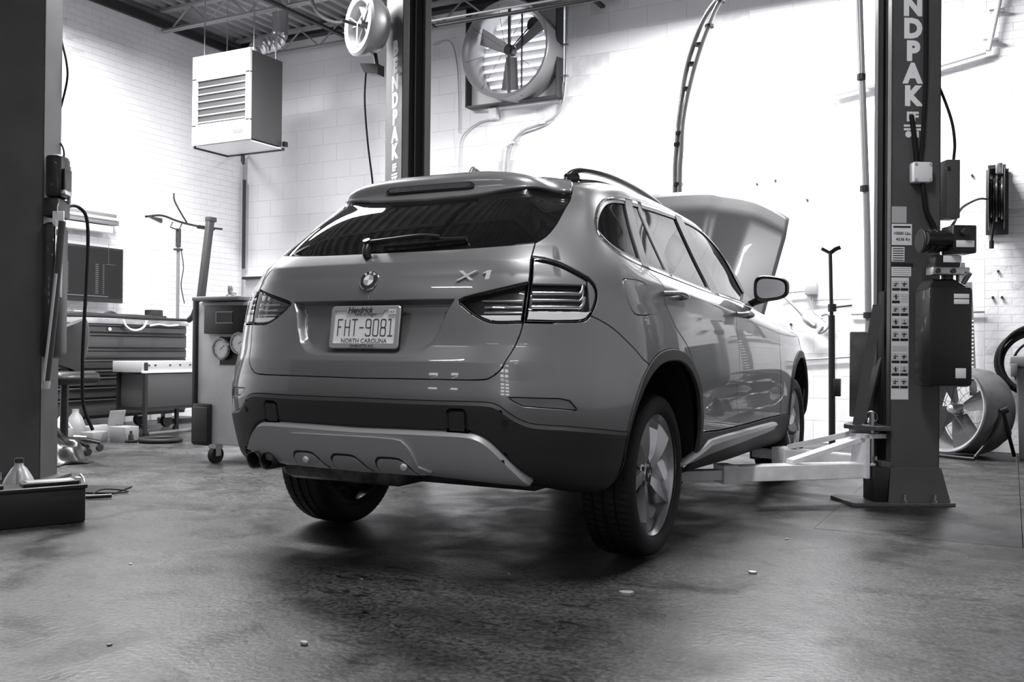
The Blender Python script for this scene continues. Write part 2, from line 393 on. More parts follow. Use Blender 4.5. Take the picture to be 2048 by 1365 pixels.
def sh(r,u,dx=0,dy=0,dz=0): G[r,u]+=[dx,dy,dz]
for r,d in zip(range(0,9),[.05,.055,.045,.040,.038,.037,.036,.018,.012]):
    sh(r,4,-d*.8,d*.62); sh(r,3,-d*.55,d*.8); sh(r,5,-d*.45,d*.1); sh(r,2,0,d*.25)
for r,d in zip((9,10,11,12,13),(.028,.042,.050,.045,.045)):
    sh(r,4,-d*.8,d*.6); sh(r,3,-d*.6,d*.6); sh(r,5,-d*.6,0); sh(r,6,-d*.25,0)
for u,d in ((2,.004),(3,.018),(4,.02),(5,.008)): sh(13,u,0,0,-d); sh(12,u,0,0,-d)
for u in (0,1): sh(13,u,0,0,.006); sh(14,u,0,0,.006)
for u in range(7,12): sh(13,u,0,0,.012); sh(12,u,0,0,.006); sh(14,u,0,0,.006)
# front roof / pillar
for r,d in ((9,.12),(10,.19),(11,.22),(12,.19),(13,.19),(14,.10)):
    for u,k in ((10,.45),(11,1),(12,.9),(13,.75),(14,.6),(15,.45),(16,.4),(17,.4)): sh(r,u,0,d*k)
for u in (10,11,12): sh(11,u,0,0,.02); sh(12,u,0,0,.012)
sh(9,10,-.010); sh(9,11,-.035); sh(9,12,-.03); sh(10,11,-.02); sh(10,10,-.005); sh(8,11,-.008); sh(8,12,-.012)
for r in range(1,9): sh(r,13,-.012); sh(r,14,-.035,-.06); sh(r,15,-.03,-.05)
NV,NU=G.shape[:2]
def bs(t):
    return np.stack([(1-t)**3,3*t**3-6*t**2+4,-3*t**3+3*t**2+3*t+1,t**3],-1)/6
def ext(C):
    m=C.copy()
    a=C[:,1:2]*[-1,1,1]; b=C[:,-2:-1]*[-1,1,1]
    m=np.concatenate([a,C,b],1)
    top=C[-2:-1]*[-1,1,1]; top=np.concatenate([top[:,1:2]*[-1,1,1],top,top[:,-2:-1]*[-1,1,1]],1)
    bot=2*m[0:1]-m[1:2]
    return np.concatenate([bot,m,top],0)
def evalC(C,u,v):
    E=ext(C)
    u=np.clip(u,0,NU-1-1e-9);v=np.clip(v,0,NV-1-1e-9)
    iu=u.astype(int);iv=v.astype(int);bu=bs(u-iu);bv=bs(v-iv)
    P=np.zeros(u.shape+(3,))
    for a in range(4):
        for b in range(4):
            P+=(bv[...,a]*bu[...,b])[...,None]*E[iv+a,iu+b]
    return P
uu,vv=np.meshgrid(np.arange(NU)*1.,np.arange(NV)*1.)
CB=G.copy()
for _ in range(3): 
    D=G-evalC(CB,uu,vv); D[:,0,0]=0;D[:,-1,0]=0;D[-1,:,0]=0
    CB+=D*.9
def S(u,v):
    """u in [-17,17] (negative = left side)"""
    u=np.asarray(u,float);v=np.asarray(v,float)
    P=evalC(CB,np.abs(u),v); P[...,0]*=np.where(u<0,-1,1); return P
car = thing('car', 'grey compact sport utility car on a two-post lift with its bonnet raised', 'car', (0, 1.3, 0))
def sstep(t): t = np.clip(t, 0, 1); return t * t * (3 - 2 * t)
def seg_dist(px, py, poly, closed=True):
    P = np.array(poly, float); n = len(P); d = np.full(px.shape, 1e9)
    for i in range(n if closed else n - 1):
        a, b = P[i], P[(i + 1) % n]; e = b - a; L = e @ e + 1e-18
        t = np.clip(((px - a[0]) * e[0] + (py - a[1]) * e[1]) / L, 0, 1)
        d = np.minimum(d, np.hypot(px - a[0] - t * e[0], py - a[1] - t * e[1]))
    return d
def inside(px, py, poly):
    P = np.array(poly, float); n = len(P); r = np.zeros(px.shape, bool)
    for i in range(n):
        x1, y1 = P[i]; x2, y2 = P[(i + 1) % n]
        if y1 == y2: continue
        c = ((y1 > py) != (y2 > py)) & (px < (x2 - x1) * (py - y1) / (y2 - y1) + x1); r ^= c
    return r
RECESS = [(-.37, 1.008), (.37, 1.008), (.345, .965), (.325, .90), (.30, .845), (.255, .81), (.20, .80), (-.20, .80), (-.255, .81), (-.30, .845), (-.325, .90), (-.345, .965)]
def disp(u, v, P):
    x, y, z = P[..., 0], P[..., 1], P[..., 2]; au = np.abs(u)
    D = np.zeros(P.shape)
    # rear gate creases
    gate = (au < 3.2) & (v > 4.5) & (v < 9.3)
    fade = np.clip((.74 - np.abs(x)) / .12, 0, 1)
    def tent(t, r=.05): t = np.abs(t); return np.where(t < 1, 1 - np.sqrt(t * t + r * r) + (np.sqrt(1 + r * r) - 1), 0)
    h = .010 * tent((z - 1.147) / .055) + .009 * tent((z - .783) / .06)
    D[..., 1] -= np.where(gate, h * fade, 0)
    # licence recess
    ins = inside(x, z, RECESS) & gate; sd = np.where(ins, seg_dist(x, z, RECESS), 0)
    top = np.clip((z - .80) / .2, 0, 1)
    D[..., 1] += np.where(ins, sstep(sd / .022) * (.026 + .014 * top), 0)
    # shoulder crease of doors and wings
    zc = np.interp(y, [-.3, .1, .53, .96, 1.45, 2.08, 2.9], [1.10, 1.088, 1.061, 1.038, 1.0, .953, .93])
    side = (au > 5) & (au < 14.5) & (v > 5) & (v < 9.2)
    f2 = np.clip((y + .35) / .35, 0, 1) * np.clip((3.1 - y) / .5, 0, 1)
    sg = np.where(u < 0, -1., 1.)
    D[..., 0] += sg * np.where(side, .014 * tent((z - zc) / .075, .1) * f2, 0)
    # lower door scallop
    zc2 = np.interp(y, [.4, 2.1], [.60, .60]); f3 = np.clip((y - .35) / .3, 0, 1) * np.clip((2.15 - y) / .3, 0, 1)
    D[..., 0] -= sg * np.where(au > 7, .012 * np.exp(-((z - zc2) / .06) ** 2) * f3, 0)
    return D
def SD(u, v):
    P = S(u, v); return P + disp(u, v, P)
def normal(u, v, h=.004):
    a = SD(u + h, v) - SD(u - h, v); b = SD(u, np.minimum(v + h, 14.999)) - SD(u, v - h)
    n = np.cross(a, b); L = np.linalg.norm(n, axis=-1, keepdims=True)
    n = np.where(L > 1e-12, n / (L + 1e-15), [0, 0, 1.]); 
    return n
# orientation: outward
_s = normal(np.array([0.]), np.array([6.]))[0]; NSIGN = -1.0 if _s[1] > 0 else 1.0
def cr(pts, sub=4, closed=False): return [(p.x, p.y) for p in smooth_line([(a, b, 0) for a, b in pts], sub, closed)]
_u, _v = np.meshgrid(np.linspace(5, 16, 1101), np.linspace(0, 10, 801)); _P = S(_u, _v)
def uv_side(y, z):
    """(y, z) on the right flank -> (u, v)"""
    e = (_P[..., 1] - y) ** 2 + (_P[..., 2] - z) ** 2; j = e.argmin(); return (float(_u.flat[j]), float(_v.flat[j]))
def sup(cy, cz, a, b, n, t0, t1, k=28):
    o = []
    for i in range(k + 1):
        t = math.radians(t0 + (t1 - t0) * i / k); c, s = cos(t), sin(t)
        o.append((cy + a * abs(c) ** (2 / n) * (1 if c > 0 else -1), cz + b * abs(s) ** (2 / n) * (1 if s > 0 else -1)))
    return o
def arch(cy, grow, zlow=.30):
    p = sup(cy, .42, .415 + grow, .37 + grow, 2.35, 180, 0)
    k_ = (.451 + grow * .22) / (.415 + grow); p = [(cy + (y - cy) * k_, z) if y < cy else (y, z) for y, z in p]
    return [uv_side(y, z) for y, z in [(p[0][0], zlow)] + p + [(cy + .415 + grow, zlow)]]
def closed_arch(cy, grow):
    p = arch(cy, grow); return [(p[0][0], -1)] + p + [(p[-1][0], -1)]
hatch_seam = [(0, 4.63), (1.04, 4.65), (1.84, 4.66), (2.04, 4.80), (2.19, 5.10), (2.26, 5.42), (2.33, 5.7), (2.42, 6.15), (2.47, 6.54)]
hatch_side = [(2.47, 6.54), (2.49, 7.23), (2.54, 7.85), (2.60, 8.62), (2.66, 9.13)]
glass_side = [(2.66, 9.13), (2.98, 9.46), (3.31, 10.03), (3.68, 10.88), (4.10, 11.75), (4.36, 12.3), (4.77, 12.75)]
glass_bot = [(0, 8.91), (1.06, 8.93), (2.08, 9.03), (2.66, 9.13)]
glass_top = [(4.38, 12.42), (4.02, 12.62), (3.4, 12.56), (2.68, 12.36), (1.46, 11.86), (.87, 11.62), (0, 11.50)]
spo_top = [(4.77, 12.75), (5.37, 13.19), (5.75, 13.68), (5.4, 13.95), (3, 14.05), (0, 14.05)]
lamp = [(2.50, 6.56), (2.54, 7.4), (2.59, 8.1), (2.64, 8.64), (2.93, 8.58), (3.29, 8.44), (3.64, 8.21), (3.98, 7.96), (4.13, 7.72), (4.15, 7.4), (4.04, 7.03), (3.87, 6.70), (3.66, 6.57), (3.08, 6.54)]
glamp = [(2.51, 7.78), (2.1, 7.63), (1.72, 7.46), (1.37, 7.24), (1.5, 6.94), (1.66, 6.72), (1.81, 6.58), (2.0, 6.51), (2.45, 6.53), (2.48, 7.2)]
def shrink(poly, d, su=.33, sv=.1):
    P = np.array(poly) * [su, sv]; n = len(P); out = []
    A = sum(P[i][0] * P[(i + 1) % n][1] - P[(i + 1) % n][0] * P[i][1] for i in range(n)); s = 1 if A > 0 else -1
    for i in range(n):
        a, b, c = P[i - 1], P[i], P[(i + 1) % n]; e = (b - a) / (np.linalg.norm(b - a) + 1e-9); f = (c - b) / (np.linalg.norm(c - b) + 1e-9)
        m = np.array([-(e + f)[1], (e + f)[0]]) * s; m /= np.linalg.norm(m) + 1e-9; k = max(.5, m @ (np.array([-e[1], e[0]]) * s))
        q = b + m * d / k; out.append((q[0] / su, q[1] / sv))
    return out
clad_top = [(0, 3.80), (1.05, 3.79), (1.9, 3.80), (2.14, 3.70), (2.29, 3.47), (2.45, 3.26), (2.65, 3.11), (2.91, 3.06), (3.49, 3.02), (5.0, 2.84), (5.4, 2.82)]
skid = [(0, 2.68), (1.02, 2.71), (1.6, 2.73), (1.82, 2.66), (1.99, 2.46), (2.16, 2.14), (2.35, 1.75), (2.55, 1.38), (2.72, 1.12), (2.60, .95), (2.39, .95), (1.91, .95), (1.0, .92), (0, .92)]
bseam = [(3.87, 6.70), (3.94, 6.76), (4.53, 6.47), (4.98, 6.17), (5.54, 5.78), (5.9, 5.46), (6.4, 5.2)]
dlo = [(5.25, 9.77), (5.22, 10.0), (5.27, 10.25), (5.42, 10.55), (5.68, 10.92), (5.99, 11.27), (6.28, 11.58), (6.56, 11.78), (6.9, 11.90), (7.3, 11.98), (7.74, 12.05), (8.55, 12.18), (9.33, 12.25), (10.0, 12.24), (10.55, 12.1), (10.85, 11.7), (10.93, 11.2), (10.93, 10.6), (10.88, 10.0), (10.80, 9.4), (10.62, 8.78), (9.9, 8.70), (9.37, 8.72), (8.7, 8.70), (8.06, 8.73), (7.42, 8.74), (6.64, 8.80), (6.09, 8.95), (5.72, 9.15), (5.42, 9.48)]
dlo = cr(dlo, 3, True)
rdoor = [(6.73, 8.62), (6.92, 8.39), (6.97, 8.05), (6.95, 7.63), (7.03, 7.22), (7.2, 6.66), (7.50, 6.14), (7.71, 5.55), (7.82, 4.53), (7.90, 3.4), (7.95, 2.41)]
bdoor = [(9.58, 8.8), (9.54, 7.62), (9.56, 6.79), (9.58, 6.1), (9.55, 4.73), (9.50, 4.1), (9.55, 2.42)]
fdoor = [(10.9, 9.1), (11.25, 8.75), (11.42, 8.2), (11.46, 7.29), (11.46, 6.67), (11.44, 5.98), (11.42, 4.58), (11.44, 2.45)]
flap = [(5.40, 8.05), (5.87, 8.13), (6.34, 8.13), (6.42, 7.89), (6.39, 7.35), (6.37, 6.98), (5.78, 6.92), (5.51, 7.07), (5.34, 7.55)]
_l = lamp; lamp = _l[:4] + cr(_l[3:], 3)[1:]
glamp = cr(glamp[:9], 3)
mir = lambda p: [(-a, b) for a, b in p]
def both(p): return p + mir(p)[::-1]          # open half outline from centre out -> closed symmetric
ch = .62
HB, HS, GS, GB, GT = cr(hatch_seam), hatch_side, cr(glass_side, 3), cr(glass_bot, 3), cr(glass_top, 3)
ST = cr(spo_top, 3)
# name, polygon, mirrored?, inset, offset, (bevel width, depth), material, sub-part parent
REG = []
def reg(name, poly, mirror=True, gap=.0018, off=0.0, bev=(.0018, .0018), m=None, parent=None, skirt=.012, label=None, prune=.006):
    REG.append(dict(name=name, poly=poly, gap=gap, off=off, bev=bev, m=m, parent=parent, skirt=skirt, label=label, prune=prune, u=1))
    if mirror: REG.append(dict(name=name, poly=mir(poly)[::-1], gap=gap, off=off, bev=bev, m=m, parent=parent, skirt=skirt, label=label, prune=prune, u=-1))
sym = dict(mirror=False)
reg('side_frame', [(2.2, 5), (2.2, 9.6), (3.0, 12.9), (5.0, 13.4), (5.75, 13.05), (9, 13.08), (11.2, 13.1), (11.55, 12.6), (11.5, 10), (11.3, 9.0), (11.5, 5), (11.45, 2.4), (2.2, 2.0)], m=M_paint)
reg('roof', [(-17.01, 13.08), (-11.2, 13.08), (-9, 13.08), (-5.75, 13.05), (-4, 13.6), (0, 13.6), (4, 13.6), (5.75, 13.05), (9, 13.08), (11.2, 13.08), (17.01, 13.08), (17.01, 15.01), (-17.01, 15.01)], m=M_paint, **sym)
reg('windscreen', [(11.6, 9.15), (11.62, 10.5), (11.6, 12.2), (11.7, 12.95), (17.01, 12.95), (17.01, 9.15)], m=M_glass, off=-.003)
reg('front_wing', [(11.3, 9.3)] + fdoor[2:] + [(11.44, 2.3), (14.2, 2.3), (14.25, 5.6), (14.1, 7.3), (14.0, 8.0), (12.2, 8.45), (11.6, 9.0)], m=M_paint)
reg('engine_bay', [(11.65, 8.98), (12.3, 8.50), (14.0, 8.05), (17.01, 8.05), (17.01, 9.1), (11.9, 9.1)], m=M_under, off=-.10, skirt=.02)
reg('front_bumper', [(14.2, -.01), (14.27, 5.6), (14.9, 5.5), (17.01, 5.5), (17.01, -.01)], m=M_paint)
reg('headlamp', [(14.15, 7.2), (14.3, 5.7), (15.6, 5.6), (16.0, 5.9), (15.9, 7.4), (14.4, 7.8)], m=M_glass)
reg('grille', [(16.1, 5.6), (16.15, 7.6), (16.4, 7.75), (16.9, 7.7), (16.93, 5.6)], m=M_black, off=-.01)
reg('rear_bumper', mir(HB)[::-1] + HB[1:] + [(3.08, 6.54), (3.66, 6.57)] + cr(bseam, 3) + [(6.4, -.01), (-6.4, -.01)] + mir(cr(bseam, 3))[::-1] + [(-3.66, 6.57), (-3.08, 6.54)], m=M_paint, **sym)
reg('tailgate', mir(HB)[::-1] + HB[1:] + HS[1:] + GS[1:] + [(0, 12.75)] + mir(GS)[::-1][:-1] + mir(HS)[::-1][:-1], m=M_paint, **sym)
reg('rear_window', mir(GB)[::-1] + GB[1:] + GS[1:-2] + GT + mir(GT)[::-1][1:] + mir(GS)[::-1][2:-1], m=M_glass, off=-.0015, gap=.0025, bev=(.001, .001), **sym)
reg('roof_spoiler', GT[::-1] + GS[-2:] + ST[1:] + mir(ST)[::-1][1:-1] + mir(GS[-2:])[::-1] + mir(GT), m=M_paint, off=.011, bev=(.004, .005), skirt=.02, gap=.001, prune=.010, **sym)
reg('lamp_surround', cr(lamp, 1), m=M_black, off=-.004)
reg('tail_lamp', shrink(lamp, .006), m='LENS', off=-.001, gap=0, bev=(.004, .003))
reg('lamp_surround', cr(glamp, 1), m=M_black, off=-.004)
reg('tail_lamp', shrink(glamp, .006), m='LENS', off=-.001, gap=0, bev=(.004, .003))
reg('bumper_cladding', mir(cr(clad_top))[::-1] + cr(clad_top)[1:] + [(5.4, -.01), (-5.4, -.01)], m=M_clad, off=.009, gap=.0, bev=(.012, .0085), prune=.014, **sym)
reg('diffuser', mir(cr(skid, 3)[:-4])[::-1] + cr(skid, 3)[1:], m=M_silverp, off=.026, gap=0, bev=(.012, .020), prune=.016, **sym)
reg('reflector', [(2.3, 4.02), (3.23, 4.04), (3.42, 3.96), (3.57, 3.62), (3.48, 3.62), (2.57, 3.70), (2.43, 3.84)], m='LENS', off=-.002, gap=.002, bev=(.002, .002))
reg('towing_cover', [(1.39, 2.75), (1.40, 3.36), (1.43, 3.42), (1.60, 3.43), (1.63, 3.37), (1.62, 2.76)], m=M_clad, off=.0095, gap=.001, bev=(.001, .001), prune=.004)
reg('sill_cladding', [(7.5, 2.38), (7.95, 2.39), (8.83, 2.32), (9.48, 2.36), (11.56, 2.46), (12.4, 2.4), (12.4, -.01), (7.5, -.01)], m=M_clad, off=.006)
reg('rear_door', cr(rdoor, 3) + [(8.83, 2.34), (9.48, 2.38)] + cr(bdoor, 3)[::-1] + [(9.58, 9.3), (7.0, 9.3), (6.73, 9.0)], m=M_paint)
reg('front_door', cr(bdoor, 3) + [(11.44, 2.45)] + cr(fdoor, 3)[::-1] + [(10.6, 9.3), (9.58, 9.3)], m=M_paint)
reg('window_surround', dlo, m=M_chrome, off=.003, gap=0, bev=(.003, .003), prune=.005)
DL = shrink(dlo, .016)
reg('window_frame', DL, m=M_black, off=.001, gap=0, bev=(.001, .001), prune=.005)
DG = shrink(dlo, .030)
reg('side_window', DG, m=M_glass2, off=-.005, gap=0, bev=(.001, .001), prune=.005)
def strip(a, b, wa, wb=None):
    wb = wb or wa; return [(a[0] - wa, a[1]), (a[0] + wa, a[1]), (b[0] + wb, b[1]), (b[0] - wb, b[1])]
reg('door_pillar', [(7.17, 11.93), (7.42, 11.96), (6.79, 8.82), (6.57, 8.84)], m=M_black, off=.0035, gap=0, bev=(.001, .001))
reg('window_bar', [(7.61, 12.0), (7.73, 12.0), (7.49, 8.80), (7.38, 8.80)], m=M_black, off=.0, gap=0, bev=(.001, .001))
reg('door_pillar', [(9.24, 12.2), (9.58, 12.2), (9.15, 8.77), (8.84, 8.77)], m=M_black, off=.0035, gap=0, bev=(.001, .001))
reg('fuel_flap', cr(flap, 2, True), mirror=False, m=M_paint, bev=(.002, .002))
for cy in (0, 2.76):
    reg('arch_cladding', closed_arch(cy, .046), m=M_clad, off=.008, gap=0, bev=(.004, .004))
    reg('HOLE', closed_arch(cy, 0.0), m=None)
ex = [(2.70, -.01), (2.80, 1.3), (2.62, 1.62), (2.35, 1.66), (2.1, 1.55), (1.85, 1.25), (1.45, 1.0), (1.2, -.01)]
reg('HOLE', mir(ex), mirror=False)
reg('HOLE2', mir(ex), mirror=False)
# ---- points and constraint edges
gu = list(np.arange(-17, -12, .33)) + list(np.arange(-12, -5, .2)) + list(np.arange(-5, 12.6, .1)) + list(np.arange(12.7, 17.01, .25))
gu = [round(float(a), 3) for a in gu]; gu[0] = -17.; gu[-1] = 17.
gv = [round(.1 * i, 3) for i in range(151)]
extra = [(a, b) for a in np.arange(-1.6, 1.61, .05) for b in np.arange(5.4, 7.5, .05)] + [(a, b) for a in np.arange(-2.6, 2.61, .1) for b in np.arange(8.1, 8.8, .033)] + [(a, b) for a in np.arange(-2.3, 2.31, .1) for b in np.arange(5.0, 5.5, .033)]
GP = np.array([(a, b) for a in gu for b in gv] + extra)
GP[:, 1] += 0.0
segs = []; keep = np.ones(len(GP), bool)
SU, SV = .33, .1
pts2 = []; edges = []
def addline(poly, closed, prune):
    P = np.array(poly, float); P[:, 0] = np.clip(P[:, 0], -17, 17); P[:, 1] = np.clip(P[:, 1], 0, 15)
    n = len(P); q = []
    for i in range(n if closed else n - 1):
        a, b = P[i], P[(i + 1) % n]; L = math.hypot((b[0] - a[0]) * SU, (b[1] - a[1]) * SV)
        k = max(1, int(L / .012)) if max(abs(a[0]), abs(b[0])) < 12 and L < 3 else max(1, int(L / .05))
        q += [a + (b - a) * t / k for t in range(k)]
    if not closed: q.append(P[-1])
    Q = np.array(q)
    for i in range(0, len(Q)):
        m = np.abs(GP[:, 0] - Q[i, 0]) < .06
        j = np.where(m)[0]; d = np.hypot((GP[j, 0] - Q[i, 0]) * SU, (GP[j, 1] - Q[i, 1]) * SV); keep[j[d < prune]] = False
    s = len(pts2); pts2.extend(map(tuple, Q)); m = len(Q)
    edges.extend([(s + i, s + (i + 1) % m) for i in range(m if closed else m - 1)])
for r in REG: addline(r['poly'], True, r['prune'])
for s_ in (1, -1):
    for ln in ([(2.5, 6.93), (4.05, 6.93)], [(2.53, 7.75), (4.13, 7.75)], [(3.95, 6.8), (3.95, 8.0)], [(1.55, 6.80), (2.48, 6.80)]): addline([(a * s_, b_) for a, b_ in ln], False, .004)
def uv_rear(x, z):
    A, B = np.meshgrid(np.linspace(-2, 2, 401), np.linspace(4.5, 9, 451)); P = S(A, B); e = (P[..., 0] - x) ** 2 + (P[..., 2] - z) ** 2; j = e.argmin(); return float(A.flat[j]), float(B.flat[j])
for k in (-.001, .004, .008, .013, .018, .024):
    P = [Vector((a, b, 0)) for a, b in RECESS]; c = Vector((0, .90, 0))
    addline([uv_rear((p.x) * (1 - k / .34), .904 + (p.y - .904) * (1 - k / .1)) for p in P], True, .003)
corner = [(-17., 0.), (17., 0.), (17., 15.), (-17., 15.)]
allp = [Vector(p) for p in GP[keep]]; n0 = len(allp)
allp += [Vector(p) for p in pts2]
res = delaunay_2d_cdt(allp, [(a + n0, b + n0) for a, b in edges], [], 0, 1e-5)
QV = np.array([tuple(v) for v in res[0]]); TRI = np.array([f for f in res[2]])
P0 = SD(QV[:, 0], QV[:, 1]); N0 = normal(QV[:, 0], QV[:, 1]) * NSIGN
# spine of the roof points up
N0[QV[:, 1] > 14.97] = [0, 0, 1]
cen = QV[TRI].mean(1)
own = np.full(len(TRI), -1)
for i, r in enumerate(REG): own[inside(cen[:, 0], cen[:, 1], r['poly'])] = i
e1 = QV[TRI[:, 1]] - QV[TRI[:, 0]]; e2 = QV[TRI[:, 2]] - QV[TRI[:, 0]]
flip = ((e1[:, 0] * e2[:, 1] - e1[:, 1] * e2[:, 0]) * NSIGN) < 0
TRI[flip] = TRI[flip][:, ::-1]
def region_mesh(name, idx, off, gap, bev, skirt, m, parent, label=None):
    T = TRI[idx]; uv, inv = np.unique(T, return_inverse=True); T = inv.reshape(-1, 3)
    P = P0[uv].copy(); Nn = N0[uv].copy()
    # drop degenerate
    a = np.linalg.norm(np.cross(P[T[:, 1]] - P[T[:, 0]], P[T[:, 2]] - P[T[:, 0]]), axis=1); T = T[a > 1e-10]
    cnt = {}
    for t in T:
        for k in range(3):
            e = (int(t[k]), int(t[(k + 1) % 3])); cnt[e] = int(t[(k + 2) % 3])
    bd = [e for e in cnt if (e[1], e[0]) not in cnt]
    bd = [e for e in bd if not (abs(QV[uv[e[0]]][1] - 15) < 1e-6 and abs(QV[uv[e[1]]][1] - 15) < 1e-6) and not (abs(abs(QV[uv[e[0]]][0]) - 17) < 1e-6 and abs(abs(QV[uv[e[1]]][0]) - 17) < 1e-6)]
    P += Nn * off
    inw = np.zeros(P.shape)
    for (a, b) in bd:
        c = cnt[(a, b)]; e = P[b] - P[a]; L = np.linalg.norm(e) + 1e-12; e = e / L
        nn = (Nn[a] + Nn[b]) / 2; w = np.cross(nn, e); w /= np.linalg.norm(w) + 1e-12
        if w @ (P[c] - P[a]) < 0: w = -w
        inw[a] += w * 1.0; inw[b] += w * 1.0
    bi = sorted({i for e in bd for i in e}); L = np.linalg.norm(inw[bi], axis=1, keepdims=True)
    W = inw[bi] / np.maximum(L, .8)
    mp = {i: k for k, i in enumerate(bi)}; nb = len(bi); n = len(P)
    base = P[bi].copy(); nbv = Nn[bi]
    bw, bdp = bev
    P[bi] = base + W * (gap + bw)
    B = base + W * gap - nbv * bdp; Cc = B - nbv * skirt
    V = np.vstack([P, B, Cc])
    nB = nbv * .55 - W * .85; nB /= np.linalg.norm(nB, axis=1, keepdims=True)
    nA = Nn.copy()
    nC = -W
    NN = np.vstack([nA, nB, nC])
    hard = bw > .0065; o2 = 0
    if hard:
        nh = nbv * bw - W * bdp; nh /= np.linalg.norm(nh, axis=1, keepdims=True)
        o2 = len(V); V = np.vstack([V, P[bi], B]); NN = np.vstack([NN, nh, nh])
    Fc = [tuple(t) for t in T]
    for (a, b) in bd:
        ka, kb = mp[a], mp[b]
        Fc.append((o2 + kb, o2 + ka, o2 + nb + ka, o2 + nb + kb) if hard else (b, a, n + ka, n + kb)); Fc.append((n + kb, n + ka, n + nb + ka, n + nb + kb))
    return raw(name, V, Fc, m, parent, smooth=True, normals=NN)
def lens_mat(name, tint, tr):
    m = bpy.data.materials.new(name); m.use_nodes = True; nt = m.node_tree; nt.nodes.clear()
    o = nt.nodes.new('ShaderNodeOutputMaterial'); mx = nt.nodes.new('ShaderNodeMixShader'); t = nt.nodes.new('ShaderNodeBsdfTransparent'); g = nt.nodes.new('ShaderNodeBsdfGlossy'); fr = nt.nodes.new('ShaderNodeFresnel')
    t.inputs[0].default_value = (tint, tint, tint, 1); g.inputs['Roughness'].default_value = .02; fr.inputs[0].default_value = 1.55
    ge = nt.nodes.new('ShaderNodeNewGeometry'); ma = nt.nodes.new('ShaderNodeMath'); ma.operation = 'SUBTRACT'; ma.inputs[0].default_value = 1.0; nt.links.new(ge.outputs['Backfacing'], ma.inputs[1]); mb_ = nt.nodes.new('ShaderNodeMath'); mb_.operation = 'MULTIPLY'; nt.links.new(fr.outputs[0], mb_.inputs[0]); nt.links.new(ma.outputs[0], mb_.inputs[1]); nt.links.new(mb_.outputs[0], mx.inputs[0]); nt.links.new(t.outputs[0], mx.inputs[1]); nt.links.new(g.outputs[0], mx.inputs[2]); nt.links.new(mx.outputs[0], o.inputs[0]); return m
M_lens = lens_mat('lamp_lens', .93, 1)
M_clear = lens_mat('window_pane', .30, 1)
M_bowl = mat('lamp_bowl', .10, .22, .8)
M_bowl2 = mat('lamp_bowl_light', .30, .3, .4)
M_reverse = mat('reverse_lens', .97, .3, .0, bump=.12, bscale=90, stretch=(.05, .05, 1))
made = {}
CHILD = {'fuel_flap': 'side_frame', 'towing_cover': 'bumper_cladding', 'reflector': 'rear_bumper'}
hole = {i for i, r in enumerate(REG) if r['name'] in ('HOLE', 'HOLE2')}
for i, r in enumerate(REG):
    if i in hole: continue
    idx = np.where(own == i)[0]
    if len(idx) < 1: print('EMPTY REGION', r['name'], r['u']); continue
    m = M_lens if r['m'] == 'LENS' else r['m']
    par = car
    if r['name'] in ('window_frame', 'window_bar', 'side_window', 'window_surround', 'door_pillar'): par = made.get(('side_frame', r['u']), car)
    if r['name'] in CHILD: par = made.get((CHILD[r['name']], r['u']), made.get((CHILD[r['name']], 1), car))
    if r['name'] == 'tail_lamp': par = made[('lamp_surround', r['u'])]
    o = region_mesh(r['name'], idx, r['off'], r['gap'], r['bev'], r['skirt'], m, par)
    made[(r['name'], r['u'])] = o
    if r['name'] == 'tail_lamp':
        c = cen[idx]; big = c[:, 0].__abs__().max() > 3
        nb_ = c[:, 1] < (6.93 if big else 6.80)
        region_mesh('reversing_lamp', idx[nb_], -.005, .004, (.001, .001), .01, M_reverse, par)
        up = (c[:, 1] > 7.75) & ~nb_
        if up.any(): region_mesh('indicator_bowl', idx[up & (np.abs(c[:, 0]) < 3.95)], -.014, .004, (.002, .002), .01, M_bowl2, par)
        ed = (np.abs(c[:, 0]) > 3.95)
        if ed.any(): region_mesh('side_marker', idx[ed & ~nb_], -.010, .002, (.002, .002), .01, M_bowl2, par)
        region_mesh('lamp_bowl', idx, -.040, .002, (.002, .002), .01, M_bowl, par)
        sg = r['u']
        tb = MB(); tb2 = MB()
        rows = [(7.5, .012), (7.28, .007), (7.05, .012)] if big else [(7.25, .006), (7.05, .006), (6.88, .006)]
        for vv_, rr in rows:
            u0, u1 = (2.62, 3.72) if big else (1.75 + (.0 if vv_ < 7.2 else -.05), 2.42)
            us = np.linspace(u0, u1, 14); vs = np.full(14, vv_)
            if big: us = np.append(us, [3.80, 3.84]); vs = np.append(vs, [vv_ + .12, vv_ + .35])
            q = SD(us * sg, vs); nn = normal(us * sg, vs) * NSIGN
            tb.tube([tuple(a - b * .022) for a, b in zip(q, nn)], rr * .6, n=8, sub=2)
        tb.build('light_tube', M_satin, par, smooth=60)
    if r['name'] == 'reflector': region_mesh('reflector_bowl', idx, -.007, .001, (.001, .001), .006, M_bowl2, par)
sh_idx = np.where(~np.isin(own, [i for i in hole] + [i for i, r in enumerate(REG) if r['name'] in ('engine_bay', 'tail_lamp', 'windscreen')]))[0]
region_mesh('inner_shell', sh_idx, -.045, 0, (.001, .001), .002, M_dark, car)

def at(u, v, d=0.0):
    p = SD(np.array([float(u)]), np.array([float(v)]))[0]; n = normal(np.array([float(u)]), np.array([float(v)]))[0] * NSIGN
    return Vector(p + n * d), Vector(n)
